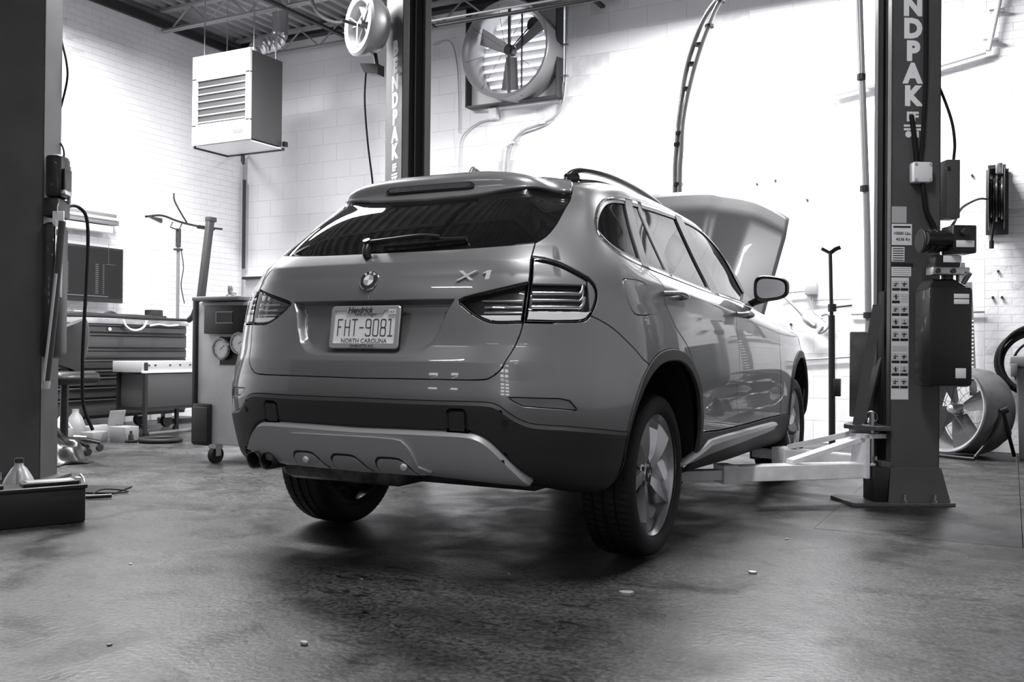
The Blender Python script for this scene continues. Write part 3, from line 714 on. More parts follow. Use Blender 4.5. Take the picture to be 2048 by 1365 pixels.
# sculpted raised centre of the diffuser with three scoops
def rear_pt(x, z, d=0.0):
    u, v = uv_rear_l(x, z); p, n = at(u, v, d); return p, n
_A, _B = np.meshgrid(np.linspace(-2.9, 2.9, 581), np.linspace(.3, 4, 371)); _PR = S(_A, _B)
def uv_rear_l(x, z):
    e = (_PR[..., 0] - x) ** 2 + (_PR[..., 2] - z) ** 2; j = e.argmin(); return float(_A.flat[j]), float(_B.flat[j])
def rear_patch(name, poly, d0, d1, m, parent, wall=.01):
    """solid plate following the bumper; poly in (x, z); lies from depth d1 (inside) to d0 (outside)"""
    xs = [p[0] for p in poly]; zs = [p[1] for p in poly]
    gx = np.linspace(min(xs), max(xs), max(3, int((max(xs) - min(xs)) / .015))); gz = np.linspace(min(zs), max(zs), max(3, int((max(zs) - min(zs)) / .012)))
    pp = [(a, b) for a in gx for b in gz]; P = np.array(pp)
    ins = inside(P[:, 0], P[:, 1], poly) & (seg_dist(P[:, 0], P[:, 1], poly) > .006)
    q = [Vector(p) for p in P[ins]]; n0 = len(q); n = len(poly); q += [Vector(p) for p in poly]
    rs = delaunay_2d_cdt(q, [(n0 + i, n0 + (i + 1) % n) for i in range(n)], [], 1, 1e-6)
    v2 = [tuple(v) for v in rs[0]]; T = [tuple(f) for f in rs[2]]
    A = [rear_pt(x, z, d0) for x, z in v2]; V = [a[0][:] for a in A]; N_ = [a[1][:] for a in A]
    cnt = {}
    for t in T:
        for k in range(3): cnt[(t[k], t[(k + 1) % 3])] = 1
    bd = [e for e in cnt if (e[1], e[0]) not in cnt]; mp = {}; 
    for e in bd:
        for i in e:
            if i not in mp: mp[i] = len(V); V.append(rear_pt(v2[i][0], v2[i][1], d1)[0][:])
    Fc = [t if True else t for t in T] + [(b, a, mp[a], mp[b]) for a, b in bd]
    b = MB(); b.add(V, Fc); return b.build(name, m, parent, smooth=35)
dif = made[('diffuser', 1)]
rear_patch('diffuser_centre', cr([(-.322, .492), (-.30, .510), (-.26, .515), (0, .517), (.17, .515), (.212, .503), (.237, .475), (.258, .43), (.268, .408), (-.346, .408), (-.343, .45), (-.335, .475)], 2, True), .036, .012, M_silverp, dif)
for x0, x1 in ((-.300, -.150), (-.120, .048), (.080, .246)):
    w_ = x1 - x0; L0 = [(x0, .410), (x0 - .001, .434), (x0 + .008, .447), (x0 + .024, .453), (x0 + w_ * .5, .454), (x0 + w_ * .66, .450), (x0 + w_ * .80, .437), (x0 + w_ * .92, .420), (x1, .410)]
    sc = cr(L0, 3)
    rear_patch('diffuser_scoop', sc, .0372, .030, M_black, dif)
    c0 = (x0 + w_ * .48, .41)
    rear_patch('scoop_panel', [(c0[0] + (a - c0[0]) * .94 + .002, .410 + (b - .41) * .84) for a, b in sc], .040, .032, M_silverp, dif)
for x in (-.235, .205):
    p, n = rear_pt(x, .432, .040); b = MB(); b.cyl(p, p + n * .010, .0125, n=24); b.cyl(p + n * .010, p + n * .0125, .009, n=20); b.build('parking_sensor', M_white, dif, smooth=40)
for u in (2.25, -2.25):
    p, n = at(u, 3.16, .009); b = MB(); b.cyl(p, p + n * .002, .0125, n=24); b.build('parking_sensor', M_clad, made[('bumper_cladding', 1)], smooth=40)
    b = MB(); b.cyl(p + n * .002, p + n * .0035, .0095, n=24); b.build('parking_sensor', M_black, made[('bumper_cladding', 1)], smooth=40)

# ---- number plate, emblem, badge
gate = made[('tailgate', 1)]
PM = frame((0, -.826, .905), (1, 0, 0), (0, .13, 1))      # x right, y up, z to the viewer
pt = lambda x, y, z=0: PM @ Vector((x, y, z))
b = MB(); b.box((0, 0, -.006), (.310, .158, .014), M=PM, bev=.004); pf = b.build('plate_carrier', M_black, gate, smooth=40)
def rrect(w_, h_, r, n=5, cx=0, cy=0):
    o = []
    for sx, sy, a0 in ((1, 1, 0), (-1, 1, 90), (-1, -1, 180), (1, -1, 270)):
        for k in range(n + 1):
            t = math.radians(a0 + 90 * k / n); o.append((cx + sx * (w_ / 2 - r) + r * cos(t), cy + sy * (h_ / 2 - r) + r * sin(t)))
    return o
b = MB(); b.prism(rrect(.300, .150, .012), .001, .003, PM); b.build('number_plate', mat('plate_white', .95, .4), gate)
# frame ring
out_, in_ = rrect(.312, .160, .014), rrect(.276, .122, .006, cy=.001)
V = [(x, y, .004) for x, y in out_] + [(x, y, .009) for x, y in rrect(.306, .154, .012)] + [(x, y, .009) for x, y in in_] + [(x, y, .003) for x, y in in_]
n = len(out_); Fc = [(k * n + i, k * n + (i + 1) % n, (k + 1) * n + (i + 1) % n, (k + 1) * n + i) for k in range(3) for i in range(n)]
b = MB(); b.add(V, Fc, PM); b.build('plate_frame', mat('frame_silver', .5, .3, .4), gate, smooth=30)
b = MB(); b.prism(rrect(.168, .026, .006, cy=.064, cx=.0), .0085, .0098, PM); b.prism(rrect(.135, .014, .004, cy=-.0695), .0085, .0098, PM); b.build('frame_tab', bpy.data.materials['frame_silver'], gate)
T = lambda x, y, z=.0102: PM @ Matrix.Translation((x, y, z))
text('frame_lettering', 'Hendrick', .030, T(-.022, .063), M_ink, gate, bold=.0007, sx=.98, shear=.25, depth=.0004)
text('frame_lettering', 'CHARLOTTE, N.C.', .0135, T(-.002, -.0695), M_ink, gate, bold=.0002, sx=.9, spacing=1.1, depth=.0004)
text('plate_lettering', 'First in Flight', .017, T(0, .047, .0036), M_ink, gate, depth=.0003, sx=1.1)
text('plate_lettering', 'NORTH CAROLINA', .0235, T(0, -.0505, .0036), mat('plate_ink', .12, .5), gate, bold=.0002, sx=1.0, depth=.0004)
text('sticker_lettering', '10-21', .012, T(.121, .056), M_ink, gate, depth=.0003)
b = MB(); b.prism(rrect(.032, .018, .002, cx=.121, cy=.0565), .0033, .0099, PM); b.build('month_sticker', M_decal, gate)
# embossed digits drawn as strokes
ink2 = mat('embossed_ink', .05, .45)
def stroke(pts, x0, w_=.0245, h_=.062, closed=False):
    b = MB(); P = [PM @ Vector((x0 + px * w_, -.030 + py * h_, .0035)) for px, py in pts]
    b.tube([p[:] for p in P], (.0030, .0012), n=8, sub=1, flat=(0, 0, 1) if 0 else None, closed=closed)
    return b
def rr(x0, x1, y0, y1, r=.3, q=.13):
    o = []
    for cx_, cy_, a0 in ((x1 - r, y1 - q, 0), (x0 + r, y1 - q, 90), (x0 + r, y0 + q, 180), (x1 - r, y0 + q, 270)):
        for k in range(5): t = math.radians(a0 + 90 * k / 4); o.append((cx_ + r * cos(t), cy_ + q * sin(t)))
    return o
DIG = {'F': [[(.95, 1), (.1, 1), (.1, 0)], [(.1, .55), (.7, .55)]], 'H': [[(.08, 0), (.08, 1)], [(.92, 0), (.92, 1)], [(.08, .53), (.92, .53)]],
       'T': [[(-.05, 1), (1.05, 1)], [(.5, 1), (.5, 0)]], '-': [[(.1, .5), (.9, .5)]], '1': [[(.1, .97), (.55, 1), (.55, 0)], [(.1, 0), (1, 0)]]}
xs = [-.112, -.079, -.046, -.014, .0165, .050, .083, .1135]
for chx, x0 in zip('FHT-9081', xs):
    x0 = x0 - .012
    mb = MB()
    def add(pts, closed=False, z=.0036):
        P = [(x0 + px * .0245, -.0315 + py * .061) for px, py in pts]; k = len(P); hw = .0021
        V = []; 
        for i, p in enumerate(P):
            a = Vector(P[(i - 1) % k] if (closed or i > 0) else p); c = Vector(P[(i + 1) % k] if (closed or i < k - 1) else p); p = Vector(p)
            d1 = (p - a).normalized() if (p - a).length > 1e-9 else (c - p).normalized(); d2 = (c - p).normalized() if (c - p).length > 1e-9 else d1
            m_ = Vector((-(d1 + d2).y, (d1 + d2).x)).normalized(); s_ = hw / max(.6, m_.dot(Vector((-d1.y, d1.x))))
            V += [(p.x + m_.x * s_, p.y + m_.y * s_, z + .0006), (p.x - m_.x * s_, p.y - m_.y * s_, z + .0006)]
        Fc = [(2 * i, 2 * i + 1, 2 * ((i + 1) % k) + 1, 2 * ((i + 1) % k)) for i in range(k if closed else k - 1)]
        mb.add(V, Fc, PM)
    if chx in DIG:
        for s_ in DIG[chx]: add(s_)
    elif chx == '0': add(rr(.05, .95, 0, 1), True)
    elif chx == '8': add(rr(.08, .92, .5, 1), True); add(rr(.05, .95, 0, .5), True)
    elif chx == '9':
        add(rr(.05, .95, .48, 1), True); add([(.95, .75), (.95, .15), (.9, .04), (.65, 0), (.35, 0), (.1, .04), (.05, .15)])
    mb.build('plate_digit', ink2, gate)
# emblem
ep, en = at(-.035, 7.90, .001)
EM = frame(ep, (1, 0, 0), Vector((0, 0, 1)) - en * en.z)
if (EM.to_3x3() @ Vector((0, 0, 1))).dot(en) < 0: EM = frame(ep, (1, 0, 0), -(Vector((0, 0, 1)) - en * en.z))
b = MB(); b.lathe([(0, .008), (.036, .007), (.0395, .0055), (.041, .0)], EM, n=48); b.build('emblem', M_chrome, gate, smooth=40)
b = MB(); b.lathe([(.0225, .0083), (.0365, .0078), (.0365, .0070)], EM, n=48); em2 = b.build('emblem_ring', M_ink, gate, smooth=40)
b = MB(); b.lathe([(.0222, .0084), (.0240, .0086)], EM, n=48); b.build('emblem_rim', M_chrome, gate)
for k in range(4):
    b = MB(); V = [(0, 0, .0086)] + [(.0222 * cos(math.radians(90 * k + 9 * j)), .0222 * sin(math.radians(90 * k + 9 * j)), .0085) for j in range(11)]
    b.add(V, [(0, j, j + 1) for j in range(1, 11)], EM); b.build('emblem_quarter', [M_decal, mat('emblem_blue', .35, .3)][k % 2 == 0], gate)
for chx, a in (('B', 128), ('M', 90), ('W', 52)):
    t = math.radians(a); text('emblem_letter', chx, .0150, EM @ Matrix.Translation((.0302 * cos(t), .0302 * sin(t), .0088)) @ Matrix.Rotation(t - pi / 2, 4, 'Z'), M_decal, gate, bold=.0004, depth=.0003)
# X1 badge
bp, bn = at(1.57, 7.98, .001)
BM = frame(bp, (.972, .235, 0), (0, .12, 1)); 
if (BM.to_3x3() @ Vector((0, 0, 1))).dot(bn) < 0: BM = frame(bp, (.972, .235, 0), (0, -.12, -1))
def bar2(b, a, c, wd, M, h=.006):
    a = Vector(a); c = Vector(c); d = (c - a); n_ = Vector((wd / 2, 0)); b.prism([(a.x - n_.x, a.y), (a.x + n_.x, a.y), (c.x + n_.x, c.y), (c.x - n_.x, c.y)], 0, h, M)
b = MB(); bar2(b, (-.066, -.0185), (.006, .0185), .014, BM); bar2(b, (-.052, .0185), (-.010, -.0185), .014, BM)
b.prism([(.036, -.0185), (.052, -.0185), (.062, .0185), (.047, .0185), (.030, .0095), (.030, .005), (.0415, .008)], 0, .006, BM)
b.build('model_badge', mat('badge_silver', .85, .25, .2), gate, bevel=.0012)
# high brake lamp in the spoiler
spo = made[('roof_spoiler', 1)]
def spo_patch(name, u0, u1, v0, v1, d, m, k=24):
    b = MB(); V = []; Fc = []
    us = np.linspace(u0, u1, k)
    for u in us:
        e = min(1, min(u - u0, u1 - u) / .12); e = math.sqrt(max(0, 1 - (1 - e) ** 2)); mid = (v0 + v1) / 2; hh = (v1 - v0) / 2 * (.35 + .65 * e)
        for t in (-1, -.9, 0, .9, 1):
            p, n_ = at(u, mid + hh * t, .016 + (d if abs(t) < 1 else -.004)); V.append(p[:])
    Fc = [(i * 5 + j, (i + 1) * 5 + j, (i + 1) * 5 + j + 1, i * 5 + j + 1) for i in range(k - 1) for j in range(4)]
    b.add(V, Fc); return b.build(name, m, spo, smooth=40)
spo_patch('brake_lamp_frame', -.80, .84, 11.92, 12.54, .0015, M_black)
bl = spo_patch('brake_lamp', -.74, .78, 12.17, 12.49, .004, mat('brake_lens', .07, .2, 0, coat=1, bump=.5, bscale=60, stretch=(4, .1, .1)))
spo_patch('brake_lamp_sill', -.78, .82, 12.09, 12.14, .006, M_paint)
# rear wiper
wp = MB(); base = at(-.22, 8.72, .004)[0]
hub = at(-.24, 8.98, .018)[0]
b = MB(); b.tube([at(-.20, 8.72, .002)[0][:], at(-.21, 8.80, .022)[0][:], at(-.22, 9.0, .034)[0][:]], lambda t: .016 - .002 * t, n=14, sub=4); b.cyl(at(-.22, 8.97, .010)[0], at(-.22, 9.06, .052)[0], .0165, .014, n=18)
wo = b.build('wiper_mount', M_black, gate, smooth=50)
b = MB(); b.tube([at(-.20, 9.02, .036)[0][:], at(.1, 9.12, .036)[0][:], at(.55, 9.25, .034)[0][:], at(.85, 9.22, .030)[0][:]], lambda t: (.008, .013 - .006 * t), n=10, sub=5); b.build('wiper_arm', M_black, gate, smooth=50)
b = MB(); b.tube([at(.0, 9.06, .012)[0][:], at(.4, 9.10, .012)[0][:], at(.9, 9.16, .014)[0][:], at(1.27, 9.22, .010)[0][:]], (.005, .008), n=8, sub=4); b.tube([at(.7, 9.20, .022)[0][:], at(1.27, 9.25, .016)[0][:]], .004, n=8, sub=1); b.build('wiper_blade', M_black, gate, smooth=50)
# roof antenna
b = MB(); b.tube([(0, .10, 1.575), (0, .03, 1.592), (0, -.02, 1.612), (0, -.055, 1.618), (0, -.07, 1.600), (0, -.075, 1.575)], lambda t: (.012 + .010 * (1 - t), .012), n=12, sub=4); b.build('roof_antenna', M_paint, car, smooth=60)
# roof rails
for s in (1, -1):
    pr_ = [at(s * u, v, d)[0] for u, v, d in ((5.55, 13.50, .004), (5.75, 13.50, .024), (6.1, 13.48, .040), (6.7, 13.46, .046), (7.6, 13.45, .046), (8.6, 13.46, .046), (9.5, 13.48, .044), (10.4, 13.5, .036), (11.0, 13.5, .006))]
    b = MB(); b.tube([p[:] for p in pr_], lambda t: (.012, .017), n=12, sub=8, flat=(0, 0, 1)); rl = b.build('roof_rail', M_black, car, smooth=60)
    for u0, u1 in ((5.55, 6.25), (10.3, 11.0)):
        b = MB(); us = np.linspace(u0, u1, 8); b.tube([at(s * u, 13.47, .016)[0][:] for u in us], (.018, .015), n=10, sub=2, flat=(0, 0, 1)); b.build('rail_foot', M_black, rl, smooth=60)
    b = MB(); us = np.linspace(6.2, 10.4, 20); b.tube([at(s * u, 13.36, .006)[0][:] for u in us], (.006, .008), n=8, sub=2, flat=(0, 0, 1)); b.build('rail_base', M_black, rl, smooth=60)
# door handles
for s in (1, -1):
    for y0, y1, z0 in ((-.04, .20, 1.055), (1.10, 1.33, 1.015)):
        u0, v0 = uv_side(y0, z0); u1, v1 = uv_side(y1, z0 - .005); um, vm = (u0 + u1) / 2, (v0 + v1) / 2
        door = made[('rear_door' if y0 < .5 else 'front_door', s)]
        b = MB(); b.tube([at(s * u0, v0, .004)[0][:], at(s * (u0 * .85 + u1 * .15), v0, .032)[0][:], at(s * um, vm + .05, .040)[0][:], at(s * (u0 * .15 + u1 * .85), v1, .034)[0][:], at(s * u1, v1, .004)[0][:]], lambda t: (.011, .017), n=12, sub=6, flat=(0, 0, 1)); b.build('door_handle', M_paint, door, smooth=60)
# mirrors
for s in (1, -1):
    b = MB()
    # housing: superellipse sections from glass plane forward
    secs = [(0, 1.0, 1.0, 0), (.012, 1.06, 1.08, 0), (.05, 1.05, 1.06, .004), (.10, .86, .86, .010), (.135, .55, .58, .014), (.15, .2, .2, .016)]
    n = 28; V = []
    def mshape(t, kx=1, kz=1):
        c, s_ = cos(t), sin(t); ex = .62
        x = .5 * abs(c) ** ex * (1 if c > 0 else -1); z = .5 * abs(s_) ** ex * (1 if s_ > 0 else -1)
        x2 = x * .175 * kx; zz = z * (.150 - .040 * (x + .5)) * kz
        return x2, zz
    for dy, kx, kz, dz in secs:
        for i in range(n):
            x, z = mshape(2 * pi * i / n, kx, kz); V.append((s * (.918 + x), 1.66 + dy + (x) * .15, 1.180 + z + dz))
    Fc = [(k * n + i, k * n + (i + 1) % n, (k + 1) * n + (i + 1) % n, (k + 1) * n + i) for k in range(len(secs) - 1) for i in range(n)] + [tuple((len(secs) - 1) * n + i for i in range(n))]
    b.add(V, Fc); hs = b.build('mirror_housing', M_black, car, smooth=50)
    b = MB(); V = [(s * (.918 + x), 1.672 + x * .15, 1.180 + z) for x, z in [mshape(2 * pi * i / n, .86, .80) for i in range(n)]]; b.add(V, [tuple(range(n))]); b.build('mirror_glass', M_chrome, hs)
    b = MB(); V = [(s * (.918 + x), 1.664 + x * .15, 1.180 + z) for x, z in [mshape(2 * pi * i / n, 1.0, 1.0) for i in range(n)]] + [(s * (.918 + x), 1.676 + x * .15, 1.180 + z) for x, z in [mshape(2 * pi * i / n, .86, .80) for i in range(n)]]
    b.add(V, [(i, (i + 1) % n, n + (i + 1) % n, n + i) for i in range(n)]); b.build('mirror_bezel', M_black, hs, smooth=40)
    b = MB(); b.tube([(s * .775, 1.76, 1.095), (s * .82, 1.73, 1.112), (s * .87, 1.72, 1.125), (s * .90, 1.72, 1.135)], (.022, .03), n=12, sub=4, flat=(0, 0, 1)); b.build('mirror_stalk', M_black, hs, smooth=50)
    b = MB(); q = [at(s * a, b_, .006)[0] for a, b_ in ((10.05, 8.85), (10.62, 8.80), (10.88, 9.3), (10.9, 9.75))]; q2 = [at(s * a, b_, -.004)[0] for a, b_ in ((10.05, 8.85), (10.62, 8.80), (10.88, 9.3), (10.9, 9.75))]
    b.add([p[:] for p in q + q2], [(0, 1, 2, 3), (0, 1, 5, 4), (1, 2, 6, 5), (2, 3, 7, 6), (3, 0, 4, 7)]); b.build('mirror_sail', M_black, hs)
# sill protector strips
for s in (1, -1):
    b = MB(); ys = [.27, .40, .56, .75, 1.1, 1.5, 1.86, 1.95]; zt = [.348, .375, .425, .428, .426, .425, .424, .405]; zb = [.335, .342, .360, .366, .370, .375, .382, .392]; xo = [.872, .885, .906, .912, .914, .914, .912, .898]
    V = []
    for y, a, c, x in zip(ys, zt, zb, xo): V += [(s * (x - .03), y, a + .004), (s * x, y, a), (s * (x + .006), y, a - .02 * (a - c) / .06), (s * (x - .012), y, c), (s * (x - .05), y, c - .004)]
    Fc = [(i * 5 + j, (i + 1) * 5 + j, (i + 1) * 5 + (j + 1) % 5, i * 5 + (j + 1) % 5) for i in range(len(ys) - 1) for j in range(5)] + [(0, 1, 2, 3, 4), (39, 38, 37, 36, 35)]
    b.add(V, Fc); b.build('sill_protector', M_silverp, car, smooth=30)
# exhaust, silencer, underbody, wheel wells
b = MB()
for x in (-.518, -.450): b.add(*(lambda m_: (m_.V, m_.F))(MB().lathe([(.029, .012), (.029, .22), (.033, .22), (.034, 0), (.032, -.003), (.029, .0), (.029, .012)], frame((x, -.845, .388), (1, 0, 0), (0, 0, 1)) @ Matrix.Rotation(pi, 4, 'Y') @ Matrix.Identity(4), n=28)))
et = b.build('exhaust_tip', M_dsteel, car, smooth=40)
b = MB(); b.box((-.26, -.50, .352), (.62, .30, .12), bev=.05); b.tube([(-.48, -.62, .386), (-.46, -.5, .37), (-.3, -.3, .36), (-.25, 0, .36), (-.1, .5, .32), (0, 1.4, .30), (.05, 2.4, .30)], .028, n=12, sub=6); b.build('silencer', mat('aluminised_steel', .12, .5, .6, noise=.5, nscale=15), car, smooth=50)
b = MB(); b.box((0, 1.30, .33), (1.10, 3.6, .06), bev=.02); b.box((0, 1.4, .36), (1.50, 1.75, .10), bev=.02); b.box((.10, -.60, .43), (.6, .2, .04), bev=.015)
b.tube([(-.62, .0, .33), (0, .02, .30), (.62, .0, .33)], .035, n=10, sub=4); b.tube([(-.6, .1, .31), (-.35, .42, .33)], .022, n=8, sub=1); b.tube([(.6, .1, .31), (.35, .42, .33)], .022, n=8, sub=1); b.build('floor_pan', M_under, car, smooth=50)
for s in (1, -1):
    for cy in (0, 2.76):
        p = sup(cy, .42, .425 if cy < 1 else .40, .385, 2.35, 188, -8 if cy < 1 else 20, 30)
        p = [(cy + (y - cy) * 1.08, z) if y < cy else (y, z) for y, z in p]
        V = [(s * (.865 if cy < 1 else .84), y, z) for y, z in p] + [(s * .52, y, z) for y, z in p]; k = len(p)
        b = MB(); b.add(V, [(i, i + 1, k + i + 1, k + i) for i in range(k - 1)]); b.add([(s * .52, y, z) for y, z in p], [tuple(range(k))]); b.build('wheel_arch_liner', M_dark, car, smooth=50)
# raised bonnet
def hood(s_, t):
    """s_ -1..1 across, t 0 hinge .. 1 front edge"""
    half = .655 + .115 * min(1, t * 1.25) - .0 * t
    x = s_ * half; L = 1.0 - .215 * abs(s_) ** 2.6
    if t > .9: pass
    d = t * L
    n_ = .055 * math.sin(min(1, d) * pi * .55) - .16 * max(0, abs(s_) - .60 - .12 * t) - .022 * max(0, min(1, (abs(s_) - .26 - .06 * t) / .07)) - .02 * s_ * s_ - (.05 * max(0, t - .82) / .18)
    dirv = Vector((0, .40, .917)); nv = Vector((0, -.917, .40))
    return Vector((x, 2.50, 1.045)) + dirv * d + nv * n_
nu, nv_ = 60, 24; V = []; 
for j in range(nv_ + 1):
    for i in range(nu + 1): V.append(hood(-1 + 2 * i / nu, j / nv_)[:])
Fc = [(j * (nu + 1) + i, j * (nu + 1) + i + 1, (j + 1) * (nu + 1) + i + 1, (j + 1) * (nu + 1) + i) for j in range(nv_) for i in range(nu)]
b = MB(); b.add(V, Fc); ho = b.build('bonnet', M_paint, car, smooth=25)
md = ho.modifiers.new('thick', 'SOLIDIFY'); md.thickness = .03; md.offset = -1 if ho.data.polygons[700].normal.y < 0 else 1
b = MB(); b.tube([(.60, 2.68, 1.0), (.60, 2.745, 1.46)], .010, n=8, sub=1); b.build('bonnet_strut', M_black, car)
b = MB(); b.tube([(-.60, 2.68, 1.0), (-.60, 2.745, 1.46)], .010, n=8, sub=1); b.build('bonnet_strut', M_black, car)
b = MB(); b.box((0, 2.95, .70), (.95, .6, .25), bev=.05); b.box((.0, 2.9, .86), (.5, .45, .08), bev=.03); b.build('engine', M_under, car, smooth=40)

# ---------------------------------------------------------------- wheels
M_pocket = mat('pocket_shade', .22, .35, .9)  # darker than the spokes: pocket shade put into the metal colour
def wheel(parent_car, x, y, s, rot=0.0):
    M = Matrix.Translation((x, y, .3294)) @ Matrix.Rotation(pi / 2 if s > 0 else -pi / 2, 4, 'Y') @ Matrix.Rotation(rot, 4, 'Z')
    # local z = outward
    RT = .3294
    prof = [(.235, -.085, 0), (.245, -.100, 0), (.275, -.110, 0), (.300, -.108, 0), (.315, -.100, 1), (.322, -.090, 2), (.3265, -.074, 2), (.3275, -.056, 2), (.3275, -.050, 0), (.3200, -.048, 0), (.3200, -.042, 0), (.3285, -.040, 2), (.3294, -.014, 2), (.3294, -.008, 0), (.3215, -.006, 0), (.3215, .006, 0), (.3294, .008, 0), (.3294, .014, 2), (.3285, .040, 2), (.3200, .042, 0), (.3200, .048, 0), (.3275, .050, 0), (.3275, .056, 2), (.3265, .074, 2), (.322, .090, 2), (.315, .100, 1), (.300, .108, 0), (.275, .1105, 0), (.258, .106, 0), (.247, .098, 0), (.243, .092, 0)]
    n = 216; V = []; k = len(prof)
    for i in range(n):
        a = 2 * pi * i / n
        for r, z, g in prof:
            rr_ = r - (.0038 if (g == 2 and (i % 3) == 0) else 0) - (.002 if (g == 1 and i % 3 == 0) else 0); aa = a + (z * .35 if g else z * .35)
            V.append((rr_ * cos(aa), rr_ * sin(aa), z))
    Fc = [(i * k + j, ((i + 1) % n) * k + j, ((i + 1) % n) * k + j + 1, i * k + j + 1) for i in range(n) for j in range(k - 1)]
    b = MB(); b.add(V, Fc, M); ty = b.build('tyre', M_rubber, parent_car, smooth=30)
    b = MB(); b.lathe([(.246, .099), (.2475, .094), (.243, .086), (.232, .078), (.226, .060), (.220, .030), (.215, -.02), (.222, -.085), (.243, -.098)], M, n=72); rim = b.build('wheel_rim', M_satin, parent_car, smooth=40)
    b = MB(); pk = []
    for q in range(5):
        b2 = MB(); pk.append(b2)
        t0 = 2 * pi * q / 5
        def P(r, a, z): return (r * cos(t0 + math.radians(a)), r * sin(t0 + math.radians(a)), z)
        # broad spoke with a twisted fold: bright flat face and steep side facet
        A = [P(.052, -26, .060), P(.100, -20, .070), P(.150, -14, .078), P(.200, -10, .083), P(.236, -8, .084)]    # leading edge (high)
        B_ = [P(.052, 14, .058), P(.100, 10, .066), P(.150, 12, .066), P(.200, 16, .064), P(.236, 19, .066)]     # fold line
        Cc = [P(.052, 40, .050), P(.098, 36, .030), P(.150, 33, .020), P(.200, 36, .030), P(.236, 42, .052)]       # trailing low
        D = [P(.05, -28, .030), P(.098, -24, .020), P(.15, -19, .018), P(.20, -17, .030), P(.236, -18, .052)]
        nn = 5; V = A + B_ + Cc + D
        Fc = [(i, i + 1, nn + i + 1, nn + i) for i in range(4)] + [(nn + i, nn + i + 1, 2 * nn + i + 1, 2 * nn + i) for i in range(4)] 
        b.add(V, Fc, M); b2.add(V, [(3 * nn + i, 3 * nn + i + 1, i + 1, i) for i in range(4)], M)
        # back side
        b.add([tuple(Vector(v) - Vector((0, 0, 0))) for v in (Cc + D)], [(i, i + 1, nn + i + 1, nn + i) for i in range(4)], M)
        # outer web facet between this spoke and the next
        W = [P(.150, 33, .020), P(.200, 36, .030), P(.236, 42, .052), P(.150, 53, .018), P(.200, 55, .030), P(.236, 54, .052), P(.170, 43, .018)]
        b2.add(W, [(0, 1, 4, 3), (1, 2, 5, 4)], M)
    b.lathe([(0, .062), (.030, .062), (.034, .058), (.055, .056), (.064, .050), (.066, .02)], M, n=40)
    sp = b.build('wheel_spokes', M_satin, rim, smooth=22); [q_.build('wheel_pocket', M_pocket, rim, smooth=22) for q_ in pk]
    for q in range(5):
        t0 = 2 * pi * (q + .5) / 5; c = M @ Vector((.049 * cos(t0), .049 * sin(t0), .057)); b = MB(); nz = (M.to_3x3() @ Vector((0, 0, 1)))
        b.cyl(c - nz * .006, c + nz * .0015, .011, n=16); b.build('wheel_bolt', M_dsteel, rim, smooth=40)
    b = MB(); b.lathe([(0, .0665), (.026, .066), (.030, .062)], M, n=32); hc = b.build('hub_cap', M_ink, rim, smooth=40)
    b = MB(); 
    for q in (0, 2):
        V = [(0, 0, .0672)] + [(.017 * cos(math.radians(90 * q + 9 * j)), .017 * sin(math.radians(90 * q + 9 * j)), .067) for j in range(11)]; b.add(V, [(0, j, j + 1) for j in range(1, 11)], M)
    b.build('hub_emblem', M_decal, hc)
    b = MB(); b.lathe([(.05, .022), (.155, .022), (.155, .0), (.05, .0)], M, n=40); b.build('brake_disc', M_dsteel, parent_car, smooth=40)
    b = MB(); b.lathe([(0, .03), (.06, .03), (.07, -.06), (.16, -.07), (.16, -.09), (0, -.10)], M, n=32); b.build('wheel_hub', M_under, parent_car, smooth=40)
for x, y, s, r in ((.742, 0, 1, 1.05), (-.742, 0, -1, .4), (.735, 2.76, 1, .3), (-.735, 2.76, -1, 0)): wheel(car, x, y, s, r)
